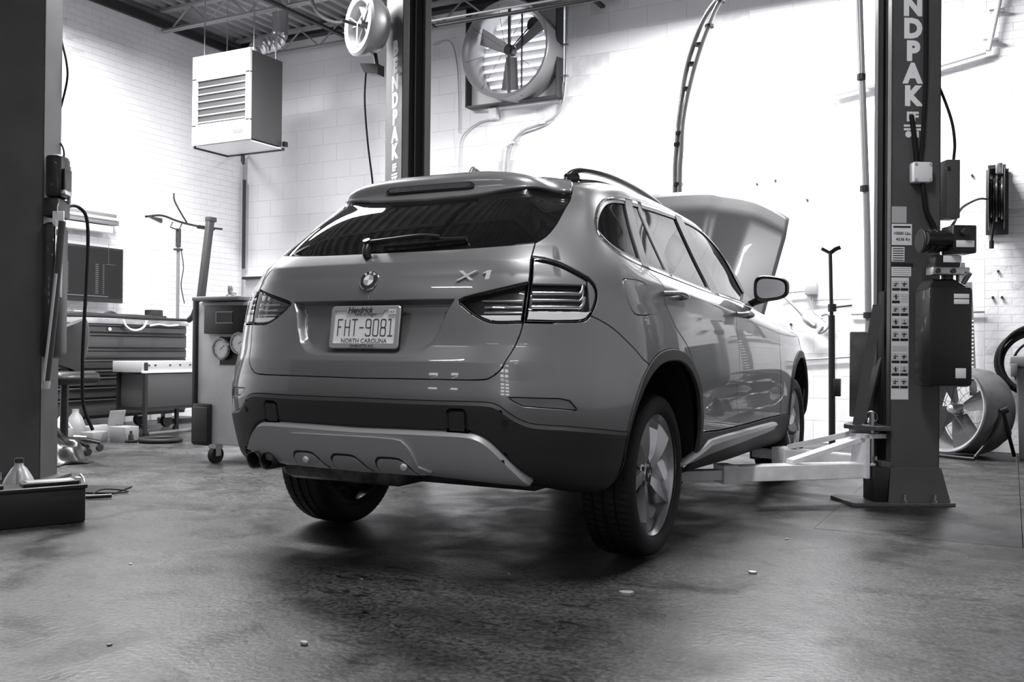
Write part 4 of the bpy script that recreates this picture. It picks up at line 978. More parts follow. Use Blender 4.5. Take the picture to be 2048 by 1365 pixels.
# ================================================================ TWO-POST LIFTS
M_wletter = mat('white_lettering', .85, .5)
def lift_column(A, near_dir, open_dir, label, group, height=3.72, W=.275, D=.225, letters=None, foot=True):
    """A: corner between the lettered side face and the open face"""
    A = Vector((*A, 0)); n = Vector((*near_dir, 0)); o = Vector((*open_dir, 0))
    t = thing('lift_column', label, 'lift column', tuple(A + n * .13 + o * .11), group)
    th = .009
    def slab(b, p0, p1, z0, z1, thick, inward):
        p0, p1, i = Vector(p0), Vector(p1), Vector(inward)
        q = [p0, p1, p1 + i * thick, p0 + i * thick]; b.add([(v.x, v.y, z0) for v in q] + [(v.x, v.y, z1) for v in q], [(0, 1, 2, 3), (7, 6, 5, 4), (0, 1, 5, 4), (1, 2, 6, 5), (2, 3, 7, 6), (3, 0, 4, 7)])
    b = MB(); B = A + n * W; C = B + o * D; Dd = A + o * D
    slab(b, A, B, 0, height, th, o); slab(b, B, C, 0, height, th, -n); slab(b, Dd, C, 0, height, th, -o)
    slab(b, A, A + o * .052, 0, height, th, n); slab(b, Dd, Dd - o * .052, 0, height, th, n)
    slab(b, A + o * .052, A + o * .052 + n * .03, 0, height, th, -o); slab(b, Dd - o * .052, Dd - o * .052 + n * .03, 0, height, th, o)
    b.build('column', M_post, t, bevel=.003)
    b = MB(); slab(b, A + o * .066 + n * .09, Dd - o * .066 + n * .09, .02, height - .02, .01, n); slab(b, A + o * .10 + n * .05, A + o * .112 + n * .05, .05, height - .1, .012, n); slab(b, A + o * .03 + n * .05, A + o * .195 + n * .05, .05, height - .1, .004, n)
    b.build('carriage_channel', M_dark, t)
    b = MB(); slab(b, A + o * .108 + n * .02, A + o * .116 + n * .02, .05, height - .1, .02, n); b.build('lift_cable', M_dsteel, t)
    # flared foot and base plate
    if foot: b = MB(); lo = [A - n * .015 - o * .02, B + n * .055 - o * .02, B + n * .055 + o * (D + .02), A - n * .015 + o * (D + .02)]; hi = [A - o * .012, B + n * .006 - o * .012, B + n * .006 + o * (D + .012), A + o * (D + .012)]
    if foot: b.add([(v.x, v.y, .018) for v in lo] + [(v.x, v.y, .205) for v in hi], [(0, 1, 5, 4), (1, 2, 6, 5), (2, 3, 7, 6), (0, 1, 2, 3), (4, 5, 6, 7)]); b.build('column_foot', M_post, t, bevel=.003)
    b = MB(); pl = [A - n * .22 - o * .03, A - n * .20 - o * .05, B + n * .07 - o * .045, B + n * .07 + o * (D + .05), A - n * .20 + o * (D + .05), A - n * .24 + o * (D)]
    b.prism([(v.x, v.y) for v in pl], 0, .019); b.build('base_plate', M_post, t, bevel=.003)
    for a in (.07, .235):
        p = A + n * a - o * .032; b = MB(); b.cyl((p.x, p.y, .019), (p.x, p.y, .034), .014, n=6); b.cyl((p.x, p.y, .034), (p.x, p.y, .064), .008, n=12); b.build('anchor_bolt', M_steel, t, smooth=40)
    if letters:
        z = letters; fwd = frame(A + n * (W * .42) - o * .0012, n, (0, 0, 1))
        if (fwd.to_3x3() @ Vector((0, 0, 1))).dot(-o) < 0: fwd = frame(A + n * (W * .42) - o * .0012, -n, (0, 0, 1))
        for chx in 'BENDPAK':
            text('column_letter', chx, .142, Matrix.Translation((0, 0, z)) @ fwd, M_wletter, t, bold=.0085, sx=.95, depth=.0005); z -= .123
        text('column_letter', 'EF', .070, Matrix.Translation((0, 0, z + .012)) @ fwd, M_wletter, t, bold=.003, depth=.0005)
        for k, s_ in enumerate((.060, .040)):
            b = MB(); b.box((0, 0, 0), (.095, .012, .001), M=Matrix.Translation((0, 0, z - .035 - .02 * k)) @ fwd); b.build('column_letter', M_wletter, t)
        b = MB(); b.lathe([(0, .001), (.018, .001)], Matrix.Translation((0, 0, z - .082)) @ fwd @ Matrix.Translation((-.022, 0, 0)), n=20); b.box((.02, 0, .001), (.03, .034, .001), M=Matrix.Translation((0, 0, z - .082)) @ fwd); b.build('column_mark', M_wletter, t)
    return t, A, n, o
c30, s30 = cos(pi / 6), .5
colR, A, n, o = lift_column((1.52, 1.86), (c30, s30), (-s30, c30), 'dark lift column in front of the white wall at the right, carrying the hydraulic pump', 'columns of the two-post lifts', letters=2.963)
FR = lambda a, z, d=.0014: frame(A + n * a - o * d + Vector((0, 0, z)), n, (0, 0, 1))
# warning decals on the lettered face
def decal(a0, a1, z0, z1, name, parent, m=M_decal, d=.0014):
    b = MB(); b.box((0, 0, 0), (a1 - a0, z1 - z0, .0012), M=FR((a0 + a1) / 2, (z0 + z1) / 2, d)); return b.build(name, m, parent)
M_dec2 = mat('decal_grey', .45, .4)
d0 = decal(.004, .085, 1.535, 1.625, 'inspection_sticker', colR, M_dec2)
d0 = decal(.004, .115, 1.415, 1.530, 'capacity_sign', colR)
text('sign_lettering', '10000 Lbs.', .023, FR(.062, 1.478, .0024), M_ink, d0, bold=.0005, depth=.0003); text('sign_lettering', '4536 Kg', .023, FR(.066, 1.446, .0024), M_ink, d0, bold=.0005, depth=.0003)
b = MB(); b.box((0, 0, 0), (.095, .010, .0008), M=FR(.060, 1.514, .0024)); b.build('print_line', M_ink, d0)
d0 = decal(.004, .075, 1.325, 1.405, 'instruction_decal', colR)
for k in range(6):
    b = MB(); b.box((0, 0, 0), (.060, .0045, .0008), M=FR(.040, 1.395 - .0125 * k, .0024)); b.build('print_line', M_ink, d0)
b = MB(); b.box((0, 0, 0), (.12, .02, .002), M=FR(.062, 1.307, .002)); b.build('black_band', M_ink, colR)
d0 = decal(.004, .112, 1.245, 1.300, 'instruction_decal', colR)
for k in range(4):
    b = MB(); b.box((0, 0, 0), (.095, .003, .0008), M=FR(.058, 1.288 - .011 * k, .0024)); b.build('print_line', M_dec2, d0)
d0 = decal(.004, .100, .575, 1.238, 'warning_decal', colR)
M_decg = mat('decal_picture_ground', .62, .4)
zz = 1.196; rowi = 0
for kind in (0, 1, 0, 0, 0, 2, 0, 0, 0):
    if kind == 2:
        for k in range(4):
            b = MB(); b.box((0, 0, 0), (.086, .003, .0008), M=FR(.052, zz + .010 - .008 * k, .0024)); b.build('print_line', M_dec2, d0)
        zz -= .052; rowi += 1; continue
    for q in (0, 1):
        if kind == 1 and q == 1:
            for k in range(5):
                b = MB(); b.box((0, 0, 0), (.040, .003, .0008), M=FR(.0755, zz + .018 - .010 * k, .0024)); b.build('print_line', M_dec2, d0)
            continue
        ax = .0285 + .047 * q
        b = MB(); b.box((0, 0, 0), (.043, .038, .0008), M=FR(ax, zz + .006, .0022)); pic = b.build('picture_panel', M_decg, d0)
        b = MB(); b.box((0, 0, 0), (.043, .014, .0008), M=FR(ax, zz - .0225, .0024)); b.build('caption_bar', M_ink, d0)
        v = (rowi * 2 + q) % 4; b = MB(); FRM = FR(ax, zz + .006, .0030)
        b.box((0, 0, 0), (.003 + .004 * (v == 2), .026, .0006), M=FRM); b.box((0, .002 if v != 3 else -.008, 0), (.026, .004 + .002 * (v == 1), .0006), M=FRM)
        b.box((-.006 + .004 * v, -.008, 0), (.009, .007, .0006), M=FRM); pc = b.build('pictogram', M_ink, d0); pc['kind'] = 'stuff'
    zz -= .0685; rowi += 1
# junction box, cables and conduits on the column
jb = thing('junction_box', 'square white junction box with rounded corners on the right lift column', 'box', (1.66, 1.9, 1.81))
b = MB(); b.box((0, 0, .03), (.108, .112, .06), M=FR(.150, 1.805, 0), bev=.012); b.build('box_body', M_white, jb, smooth=40)
for sx in (-1, 1):
    for sy in (-1, 1):
        p = FR(.150 + sx * .040, 1.805 + sy * .042, .0) @ Vector((0, 0, .0605)); q = FR(.150 + sx * .040, 1.805 + sy * .042, .0) @ Vector((0, 0, .064)); b = MB(); b.cyl(p, q, .008, n=14); b.build('cover_screw', M_dec2, jb, smooth=40)
def onface(a, z, d): return (FR(a, z, 0) @ Vector((0, 0, d)))[:]
cb = MB(); cb.tube([onface(.175, 3.7, .012), onface(.180, 3.1, .012), onface(.182, 2.6, .012), onface(.180, 2.3, .014), onface(.165, 2.0, .016), onface(.150, 1.86, .02)], .011, n=8, sub=5)
tag(cb.build('power_cord', M_cord, None, smooth=60), 'thick black cord running down the right lift column beside its lettering', 'cord')
cb = MB(); cb.tube([onface(.105, 2.12, .012), onface(.12, 1.98, .018), onface(.13, 1.86, .02)], .013, n=8, sub=5); tag(cb.build('sleeved_cable', M_cord, None, smooth=60), 'short black cable entering the top of the white junction box', 'cord')
cb = MB(); cb.tube([onface(.16, 1.75, .03), onface(.165, 1.68, .035), onface(.18, 1.60, .03), onface(.22, 1.52, .03), onface(.24, 1.46, .03)], .014, n=10, sub=6); tag(cb.build('drop_cable', M_cord, None, smooth=60), 'black cable dropping from the junction box to the hydraulic pump', 'cord')
cb = MB(); Bp = A + n * .275
cb.tube([(Bp.x - .05, Bp.y + .20, 2.40), (Bp.x + .005, Bp.y + .10, 2.25), (Bp.x + .050, Bp.y + .06, 2.1), (Bp.x + .065, Bp.y + .06, 1.98), (Bp.x + .06, Bp.y + .06, 1.89)], .008, n=8, sub=6); tag(cb.build('looped_cable', M_cord, None, smooth=60), 'thin black cable looping out behind the right lift column', 'cord')
sb = thing('switch_box', 'flat grey steel box beside the white junction box on the right column', 'box', (1.80, 2.05, 1.72))
b = MB(); b.box((Bp.x + .035, Bp.y + .07, 1.725), (.075, .11, .32), rot=pi / 6, bev=.005); b.build('box_body', M_post, sb, smooth=40)
p = FR(.305, 1.85, -.03); b = MB(); b.cyl((Bp.x + .035, Bp.y + .015, 1.835), (Bp.x + .040, Bp.y + .002, 1.835), .011, n=14); b.build('knob', M_black, sb, smooth=40)
# hydraulic pump and tank
pu = thing('hydraulic_pump', 'black hydraulic power unit with tall oil tank on the right lift column', 'pump', (1.78, 1.75, .62))
HM = frame(Vector((1.745, 1.80, 0)), n, (0, 0, 1))   # x along face, y up, z towards viewer
def hb(x0, x1, y0, y1, z0, z1, name, m=M_black, bev=.006, par=None): 
    b = MB(); b.box(((x0 + x1) / 2, (y0 + y1) / 2, (z0 + z1) / 2), (x1 - x0, y1 - y0, z1 - z0), M=HM, bev=bev); return b.build(name, m, par or pu, smooth=40)
M_tank = mat('tank_black', .009, .42, coat=.15)
tk = hb(-.085, .150, .655, 1.175, -.06, .11, 'oil_tank', M_tank, .022)
b = MB(); b.add([(HM @ Vector(v))[:] for v in ((-.085, 1.16, -.05), (.145, 1.16, -.05), (.145, 1.16, .10), (-.085, 1.16, .10), (-.05, 1.215, -.03), (.07, 1.215, -.03), (.07, 1.215, .07), (-.05, 1.215, .07))], [(0, 1, 5, 4), (1, 2, 6, 5), (2, 3, 7, 6), (3, 0, 4, 7), (4, 5, 6, 7)]); b.build('tank_shoulder', M_tank, pu, bevel=.01)
hb(-.06, .135, 1.235, 1.275, .02, .10, 'valve_block', M_steel, .004)
for x in (-.035, .045): 
    b = MB(); c = HM @ Vector((x, 1.255, .10)); d = HM @ Vector((x, 1.255, .108)); b.cyl(c, d, .014, n=16); b.build('valve_plug', M_dsteel, pu, smooth=40)
b = MB(); b.cyl(HM @ Vector((.105, 1.20, .06)), HM @ Vector((.105, 1.30, .06)), .022, n=18); b.cyl(HM @ Vector((.105, 1.19, .085)), HM @ Vector((.125, 1.245, .12)), .013, n=12); b.build('release_valve', M_steel, pu, smooth=40)
hb(-.04, .10, 1.275, 1.34, -.03, .08, 'pump_head', M_tank, .01)
b = MB(); b.tube([(HM @ Vector(v))[:] for v in ((.05, 1.215, .03), (.05, 1.26, .03), (.05, 1.30, .03))], .03, n=12, sub=2); b.build('pump_neck', M_dsteel, pu, smooth=40)
hb(.00, .095, 1.30, 1.335, .085, .09, 'rating_label', M_decal, .0005)
b = MB(); b.cyl(HM @ Vector((-.105, 1.415, .04)), HM @ Vector((.02, 1.415, .04)), .056, n=28); b.build('motor', M_tank, pu, smooth=40)
for x in (-.09, -.055, -.02):
    b = MB(); b.lathe([(.0565, -.012), (.062, -.010), (.062, .010), (.0565, .012)], frame(HM @ Vector((x, 1.415, .04)), HM.to_3x3() @ Vector((0, 0, 1)), HM.to_3x3() @ Vector((0, 1, 0))), n=28); b.build('motor_fin', M_dsteel, pu, smooth=40)
b = MB(); b.cyl(HM @ Vector((-.095, 1.42, .10)), HM @ Vector((.03, 1.42, .10)), .034, n=20); b.build('capacitor', M_tank, pu, smooth=40)
hb(.03, .155, 1.345, 1.49, .0, .13, 'switch_housing', M_tank, .008)
hb(.045, .140, 1.375, 1.41, .130, .133, 'rating_label', M_decal, .0005)
b = MB(); b.cyl(HM @ Vector((.085, 1.452, .13)), HM @ Vector((.085, 1.452, .165)), .020, n=18); b.build('push_button', M_ink, pu, smooth=40)
for k in range(2): hb(.045, .125, 1.085 + .028 * k - (.0 if k else .002), 1.108 + .028 * k, .110, .112, 'tank_label', M_decal, .0005)
hb(.055, .110, .70, .752, .110, .112, 'tank_label', M_decal, .0005)
cb = MB(); cb.tube([(1.81, 1.86, 1.49), (1.82, 2.1, 1.55), (1.83, 2.6, 1.69), (1.85, 3.4, 1.84), (1.89, 4.2, 1.98), (1.92, 4.93, 2.08)], .008, n=8, sub=8); tag(cb.build('reel_cable', M_cord, None, smooth=60), 'black cable arching from the pump up to the wall-mounted reel', 'cord')
# yoke, carriage and white arms of the right-hand side
yk = colR
b = MB(); b.prism([(1.262, 2.02), (1.275, 1.90), (1.33, 1.84), (1.45, 1.80), (1.53, 1.83), (1.50, 2.05), (1.36, 2.14), (1.28, 2.10)], .405, .428); b.build('yoke_plate', M_post, yk, bevel=.002)
b = MB(); b.prism([(1.40, 1.98), (1.48, 1.84), (1.53, 1.85), (1.50, 2.06), (1.43, 2.10)], .205, .235); b.build('yoke_plate', M_post, yk, bevel=.002)
b = MB(); b.box((1.468, 1.995, .62), (.035, .10, 1.1), rot=pi / 6, bev=.006); b.build('carriage_body', M_dark, yk, smooth=40)
b = MB(); b.box((1.46, 1.90, .115), (.115, .15, .19), rot=pi / 6, bev=.006); b.build('stop_block', M_tank, yk, smooth=40)
b = MB(); b.add([(1.325, 1.87, .43), (1.345, 1.91, .43), (1.375, 1.87, .43), (1.435, 1.81, 1.09), (1.465, 1.84, 1.08), (1.492, 1.81, 1.085)] , [(0, 1, 2), (3, 4, 5), (0, 1, 4, 3), (1, 2, 5, 4), (2, 0, 3, 5)]); b.box((1.43, 2.02, .74), (.012, .11, .64), rot=Matrix.Rotation(math.radians(13), 3, 'Y') @ Matrix.Rotation(math.radians(25), 3, 'Z')); b.build('gusset_bar', M_post, yk)
gd = MB(); gd.box((1.335, 2.25, .70), (.15, .10, .50), bev=.008); tag(gd.build('rubber_guard', mat('dark_rubber_sheet', .05, .75, noise=.4, nscale=6), None, smooth=40), 'dark door guard block standing behind the right column foot', 'guard')
def beam(b, p, q, w_, h_, z0, z1=None, th=None):
    p, q = Vector(p), Vector(q); z1 = z0 if z1 is None else z1; d = (q - p).normalized(); s_ = Vector((-d.y, d.x)) * w_ / 2
    c = [p - s_, p + s_, q + s_, q - s_]; zs = [z0, z0, z1, z1]
    b.add([(v.x, v.y, z) for v, z in zip(c, zs)] + [(v.x, v.y, z + h_) for v, z in zip(c, zs)], [(3, 2, 1, 0), (4, 5, 6, 7), (0, 1, 5, 4), (1, 2, 6, 5), (2, 3, 7, 6), (3, 0, 4, 7)])
def lift_arm(label, piv, knee, tip, z, flip=1):
    t = thing('swing_arm', label, 'lift arm', (*piv, z), 'white swing arms of the lift')  # swinging lift arm, hinged at the column yoke
    b = MB(); beam(b, piv, knee, .105, .082, z); b.build('outer_tube', M_armw, t, bevel=.004)
    p, k, q = Vector(piv), Vector(knee), Vector(tip); d = (k - p).normalized()
    b = MB(); beam(b, k - d * .25, q, .078, .052, z + .012); b.build('inner_tube', M_armw, t, bevel=.003)
    b = MB(); beam(b, k - d * .05, k + d * .035, .125, .098, z - .008); b.build('tube_collar', M_armw, t, bevel=.004)
    # diagonal brace up to the yoke and end plate
    b = MB(); beam(b, p + d * .50, p - d * .02, .07, .030, z + .078, z + .222); b.build('brace_bar', M_armw, t, bevel=.003)
    b = MB(); beam(b, p + d * .09, p - d * .055, .135, .026, z + .218); beam(b, p + d * .0, p - d * .055, .135, .024, z - .002); b.build('fork_plate', M_armw, t, bevel=.004)
    b = MB(); beam(b, p + d * .075, p + d * .050, .135, .245, z); b.build('end_plate', M_armw, t, bevel=.003)
    b = MB(); b.cyl((q.x, q.y, z - .0), (q.x, q.y, z + .10), .035, n=20); b.build('pad_screw', M_dsteel, t, smooth=40)
    b = MB(); b.cyl((q.x, q.y, z + .10), (q.x, q.y, z + .135), .058, n=28); b.build('lift_pad', M_rubber, t, smooth=40)
    return t
lift_arm('long white lift arm running from the right column behind the rear wheel', (1.415, 1.915), (.76, 1.32), (.56, 1.12), .140)
t2 = lift_arm('shorter white lift arm pointing forward under the car from the right column', (1.40, 1.99), (.88, 2.18), (.70, 2.26), .165)
pn = thing('pivot_pin', 'bright steel pivot pin with pull ring through the right arm yoke', 'pin', (1.425, 1.895, .2))
b = MB(); b.cyl((1.425, 1.895, .205), (1.425, 1.895, .50), .0165, n=20); b.build('pin_shaft', M_steel, pn, smooth=40)
b = MB(); b.tube([(1.425 + .030 * cos(a), 1.885 - .004 * sin(a), .475 + .030 * sin(a)) for a in np.linspace(0, 2 * pi, 20, endpoint=False)], .003, n=6, sub=1, closed=True); b.build('pull_ring', M_steel, pn, smooth=60)
b = MB(); b.cyl((1.445, 1.86, .24), (1.445, 1.86, .262), .012, n=6); b.build('nut', M_steel, pn)
# the other column of this lift and the next bay's column
colM, A2, n2, o2 = lift_column((-1.69, 1.86), (-c30, s30), (s30, c30), 'grey-blue lift column rising behind the car roof beside the round fan', 'columns of the two-post lifts', letters=2.963)
colL, A3, n3, o3 = lift_column((-3.345, -.04), (c30, s30), (-s30, c30), 'broad lift column cut off by the left edge of the picture', 'columns of the two-post lifts', letters=None, W=.285, D=.24, foot=False)
# ================================================================ OVERHEAD AND WALL THINGS
# unit heater
M_hw = mat('heater_white', .88, .35); M_hs = mat('heater_side_shade', .07, .5); M_foil = mat('foil', .6, .3, 1.0, bump=1.0, bscale=18)  # casing colour is darkened to paint in the shade on the heater's side
ht = thing('unit_heater', 'white gas unit heater hanging near the left corner, louvred front', 'heater', (-5.04, 3.75, 2.9))
b = MB(); b.box((-5.04, 3.75, 3.37), (.77, .46, .89), bev=.006); b.build('casing', M_hs, ht, smooth=40)
b = MB()
for c_, d_ in (((-5.04, 3.505, 3.705), (.79, .03, .25)), ((-5.04, 3.505, 3.015), (.79, .03, .21)), ((-5.405, 3.505, 3.35), (.06, .03, .50)), ((-4.675, 3.505, 3.35), (.06, .03, .50))): b.box(c_, d_, bev=.004)
b.build('front_panel', M_hw, ht, smooth=40)
b = MB(); b.box((-5.04, 3.76, 2.905), (.75, .46, .012)); b.build('bottom_panel', M_hw, ht)
b = MB(); b.box((-5.04, 3.995, 2.90), (.80, .02, .03)); b.box((-5.435, 3.76, 2.90), (.014, .48, .03)); b.build('bottom_edge', M_dsteel, ht)
b = MB(); b.box((-5.04, 3.76, 3.35), (.69, .02, .49)); b.build('louvre_backing', M_dark, ht)
for k in range(7):
    z = 3.575 - .0725 * k
    b = MB(); b.box((-5.04, 3.50, z), (.68, .012, .009)); lv = b.build('louvre', M_hw, ht)
    b = MB()
    for q in range(9): b.cyl((-5.335 + .074 * q, 3.525, z - .036), (-5.335 + .074 * q, 3.56, z - .036), .006, .027, n=14); b.cyl((-5.335 + .074 * q, 3.56, z - .036), (-5.335 + .074 * q, 3.74, z - .036), .027, n=14)
    lo = b.build('heat_tubes', M_foil if k >= 4 else mat('heat_tube', .16, .35, .5) if k == 0 else bpy.data.materials['heat_tube'], lv, smooth=40); lo['kind'] = 'stuff'
b = MB(); b.box((-4.80, 3.487, 3.005), (.13, .006, .04), bev=.003); b.build('name_plate', M_silverp2, ht)
for x in (-5.38, -4.70):
    for y in (3.60, 3.92): b = MB(); b.cyl((x, y, 3.81), (x, y, 4.6), .006, n=8); b.build('hanger_rod', M_steel, ht)
b = MB(); b.tube([(-4.98, 3.90, 3.81), (-4.98, 3.90, 3.92), (-4.96, 3.98, 4.02), (-4.90, 4.10, 4.08), (-4.86, 4.16, 4.20), (-4.86, 4.16, 4.60)], lambda t: .085 + .006 * sin(t * 90), n=20, sub=8); b.build('flue_pipe', M_foil, ht, smooth=30)
b = MB(); b.cyl((-4.98, 3.90, 3.80), (-4.98, 3.90, 3.85), .105, n=24); b.build('flue_collar', M_foil, ht, smooth=40)
b = MB(); b.tube([(-5.22, 4.0, 2.9), (-5.22, 4.02, 2.84), (-5.24, 4.03, 2.80)], .014, n=8, sub=4); b.box((-5.215, 4.0, 2.86), (.03, .03, .09)); b.build('gas_pipe', M_dsteel, ht, smooth=40)
b = MB(); b.box((-4.63, 4.0, 2.95), (.035, .05, .05)); b.build('control_box', M_black, ht)
# conduit in the corner
def pipe(name, label, pts, r, m, cat='pipe', sub=6, clips=None, group=None):
    b = MB(); b.tube(pts, r, n=10, sub=sub)
    if clips is None: return tag(b.build(name, m, None, smooth=60), label, cat, group)
    t = thing(name, label, cat, pts[0], group); b.build('pipe', m, t, smooth=60)
    for c in clips: q = MB(); q.box(c, (r * 4.5, r * 3, .016)); q.build('pipe_clip', M_steel, t)
    return t
pipe('gas_conduit', 'thin pipe running down the corner below the unit heater', [(-6.36, 5.22, 1.12), (-6.36, 5.22, 3.2), (-6.30, 5.15, 3.25), (-5.24, 4.05, 2.80)], .016, M_greypipe, sub=1)
b = MB(); b.box((-6.33, 5.20, 2.35), (.03, .03, 1.1)); tag(b.build('conduit_sleeve', M_dsteel, None), 'dark sleeve on the thin corner pipe under the heater', 'pipe')
# exhaust fan in the wall
ex_ = thing('exhaust_fan', 'big wall exhaust fan in a square white frame high on the back wall', 'fan', (-2.55, 5.2, 3.4))
cx_, cz_, R_ = -2.51, 3.91, .485
M_fanw = mat('fan_white', .80, .45); M_fang = mat('fan_ring_grey', .30, .4, .3)
V = []; n_ = 48
for i in range(n_):
    a = 2 * pi * i / n_; V.append((cx_ + R_ * cos(a), 5.235, cz_ + R_ * sin(a)))
for i in range(n_):
    a = 2 * pi * i / n_; c, s = cos(a), sin(a); k = .535 / max(abs(c), abs(s)); V.append((cx_ - .08 + k * c, 5.235, cz_ + .04 + k * s))
b = MB(); b.add(V, [(i, (i + 1) % n_, n_ + (i + 1) % n_, n_ + i) for i in range(n_)]); b.build('frame_plate', M_fanw, ex_)
b = MB()
for c_, d_ in (((-3.105, 5.20, 3.96), (.012, .17, 1.07)), ((-2.035, 5.20, 3.96), (.012, .17, 1.07)), ((-2.57, 5.20, 3.43), (1.08, .17, .012)), ((-2.57, 5.20, 4.49), (1.08, .17, .012))): b.box(c_, d_)
b.build('fan_box', M_dsteel, ex_)
b = MB(); FMx = frame((cx_, 4.88, cz_), (1, 0, 0), (0, 0, 1)); b.lathe([(R_ - .03, -.39), (R_ - .055, -.10), (R_ - .02, -.01), (R_ + .012, .01), (R_ + .02, 0), (R_ + .005, -.14), (R_ + .0, -.39)], FMx, n=64); b.build('fan_ring', M_fang, ex_, smooth=40)
b = MB(); b.box((cx_, 5.288, cz_), (.94, .006, .94)); b.build('daylight_opening', mat('daylight', .95, .5, emit=2.6), ex_)
for k in range(10):
    b = MB(); b.box((cx_, 5.262, cz_ - .40 + .089 * k), (.92, .004, .060), rot=Matrix.Rotation(math.radians(34), 3, 'X')); b.build('shutter_slat', M_fanw, ex_)
hubf = Vector((cx_ + .01, 5.02, cz_ + .01))
b = MB(); b.cyl(hubf + Vector((0, -.07, 0)), hubf + Vector((0, .02, 0)), .055, n=24); b.cyl(hubf + Vector((0, -.09, 0)), hubf + Vector((0, -.07, 0)), .03, n=16); b.build('fan_hub', M_dsteel, ex_, smooth=40)
for k, a in enumerate((150, 268, 32)):
    t = math.radians(a); d = Vector((cos(t), 0, sin(t))); p_ = Vector((-sin(t), 0, cos(t)))
    q = [hubf + d * .06 - p_ * .05 + Vector((0, -.02, 0)), hubf + d * .06 + p_ * .05 + Vector((0, .03, 0)), hubf + d * .40 + p_ * .085 + Vector((0, .02, 0)), hubf + d * .41 - p_ * .075 + Vector((0, -.05, 0))]
    b = MB(); b.add([v[:] for v in q] + [(v + Vector((0, .006, 0)))[:] for v in q], [(0, 1, 2, 3), (4, 5, 6, 7), (0, 1, 5, 4), (1, 2, 6, 5), (2, 3, 7, 6), (3, 0, 4, 7)]); b.build('fan_blade', mat('fan_blade', .25, .4, .4) if k == 0 else bpy.data.materials['fan_blade'], ex_)
b = MB(); b.box((cx_ + .02, 4.95, cz_), (.022, .03, .97)); b.build('motor_bracket', M_dsteel, ex_)
b = MB(); b.box((cx_ + .14, 5.0, cz_), (.012, .02, .95)); b.build('motor_bracket', M_dsteel, ex_)
b = MB(); b.cyl((cx_ + .24, 5.06, cz_ + .27), (cx_ + .24, 5.17, cz_ + .27), .075, n=20); b.build('fan_motor', M_dsteel, ex_, smooth=40)
b = MB(); b.tube([(cx_ + .01, 4.96, cz_), (cx_ + .24, 5.04, cz_ + .27)], .006, n=6, sub=1); b.build('drive_belt', M_cord, ex_)
for a in range(0, 360, 45):
    t = math.radians(a + 10); b = MB(); b.cyl((cx_ + .05 * cos(t), 4.90, cz_ + .05 * sin(t)), (cx_ + .49 * cos(t), 4.885, cz_ + .49 * sin(t)), .0022, n=5); b.build('guard_wire', M_dsteel, ex_)
bx = MB(); bx.box((-2.83, 5.245, 3.355), (.10, .07, .12), bev=.006); tag(bx.build('outlet_box', M_white, None, smooth=40), 'small white electrical box just under the exhaust fan', 'box')
pipe('wall_cable', 'thin cable curving from the box under the exhaust fan down the wall', [(-2.80, 5.24, 3.34), (-2.83, 5.26, 3.31), (-3.02, 5.27, 3.29), (-3.16, 5.27, 3.22), (-3.25, 5.27, 3.12), (-3.27, 5.27, 2.9), (-3.27, 5.27, 2.2)], .007, M_greypipe, 'cord')
pipe('wall_cable', 'long thin cable hanging left of the exhaust fan beside the grey-blue column', [(-3.62, 5.27, 4.22), (-3.46, 5.26, 4.24), (-3.37, 5.27, 4.18), (-3.31, 5.27, 3.95), (-3.285, 5.27, 3.6), (-3.28, 5.27, 3.2)], .006, M_greypipe, 'cord')
pipe('wall_conduit', 'grey conduit bending in an S right of the exhaust fan', [(-1.98, 5.26, 4.5), (-1.985, 5.26, 4.0), (-1.99, 5.26, 3.62), (-2.03, 5.26, 3.36), (-2.13, 5.26, 3.24), (-2.30, 5.26, 3.185), (-2.47, 5.26, 3.145), (-2.58, 5.26, 3.06), (-2.635, 5.26, 2.93), (-2.66, 5.26, 2.7), (-2.66, 5.26, 1.9)], .014, M_greypipe, clips=[(-1.985, 5.25, 3.98), (-1.99, 5.25, 3.66), (-2.24, 5.25, 3.195), (-2.60, 5.25, 3.02)])
pipe('wall_conduit', 'paler second conduit following the S-shaped one closely', [(-2.02, 5.27, 3.60), (-2.06, 5.27, 3.34), (-2.16, 5.27, 3.215), (-2.32, 5.27, 3.16), (-2.50, 5.27, 3.12), (-2.63, 5.27, 3.02), (-2.71, 5.27, 2.86), (-2.72, 5.27, 1.9)], .010, M_wpaint)
# hydraulic crossover pipes overhead
pipe('overhead_pipe', 'straight dark pipe crossing in front of the exhaust fan', [(-2.55, 3.5, 3.715), (-.8, 3.5, 3.70)], .017, M_dsteel, sub=1)
pipe('overhead_pipe', 'thinner pipe strapped just above the pipe crossing the exhaust fan', [(-2.6, 3.46, 3.75), (-.8, 3.46, 3.735)], .009, M_greypipe, sub=1)
pipe('overhead_cable', 'loose cable looping between the roof and the column top', [(-3.6, 3.0, 4.25), (-3.0, 3.2, 3.9), (-2.6, 3.4, 3.78), (-2.45, 3.5, 3.70)], .010, M_cord, 'cord')
pipe('overhead_cable', 'black cable sagging across the roof joists to the round fan', [(-3.9, 3.6, 4.55), (-3.5, 3.0, 4.15), (-3.0, 2.5, 3.62), (-2.5, 2.15, 3.33), (-2.15, 1.95, 3.26)], .014, M_cord, 'cord')
b = MB(); b.box((-3.62, 4.0, 4.31), (.10, 1.3, .07)); tag(b.build('unistrut_rail', M_dsteel, None), 'short dark steel channel hanging under the joists beyond the heater', 'rail')
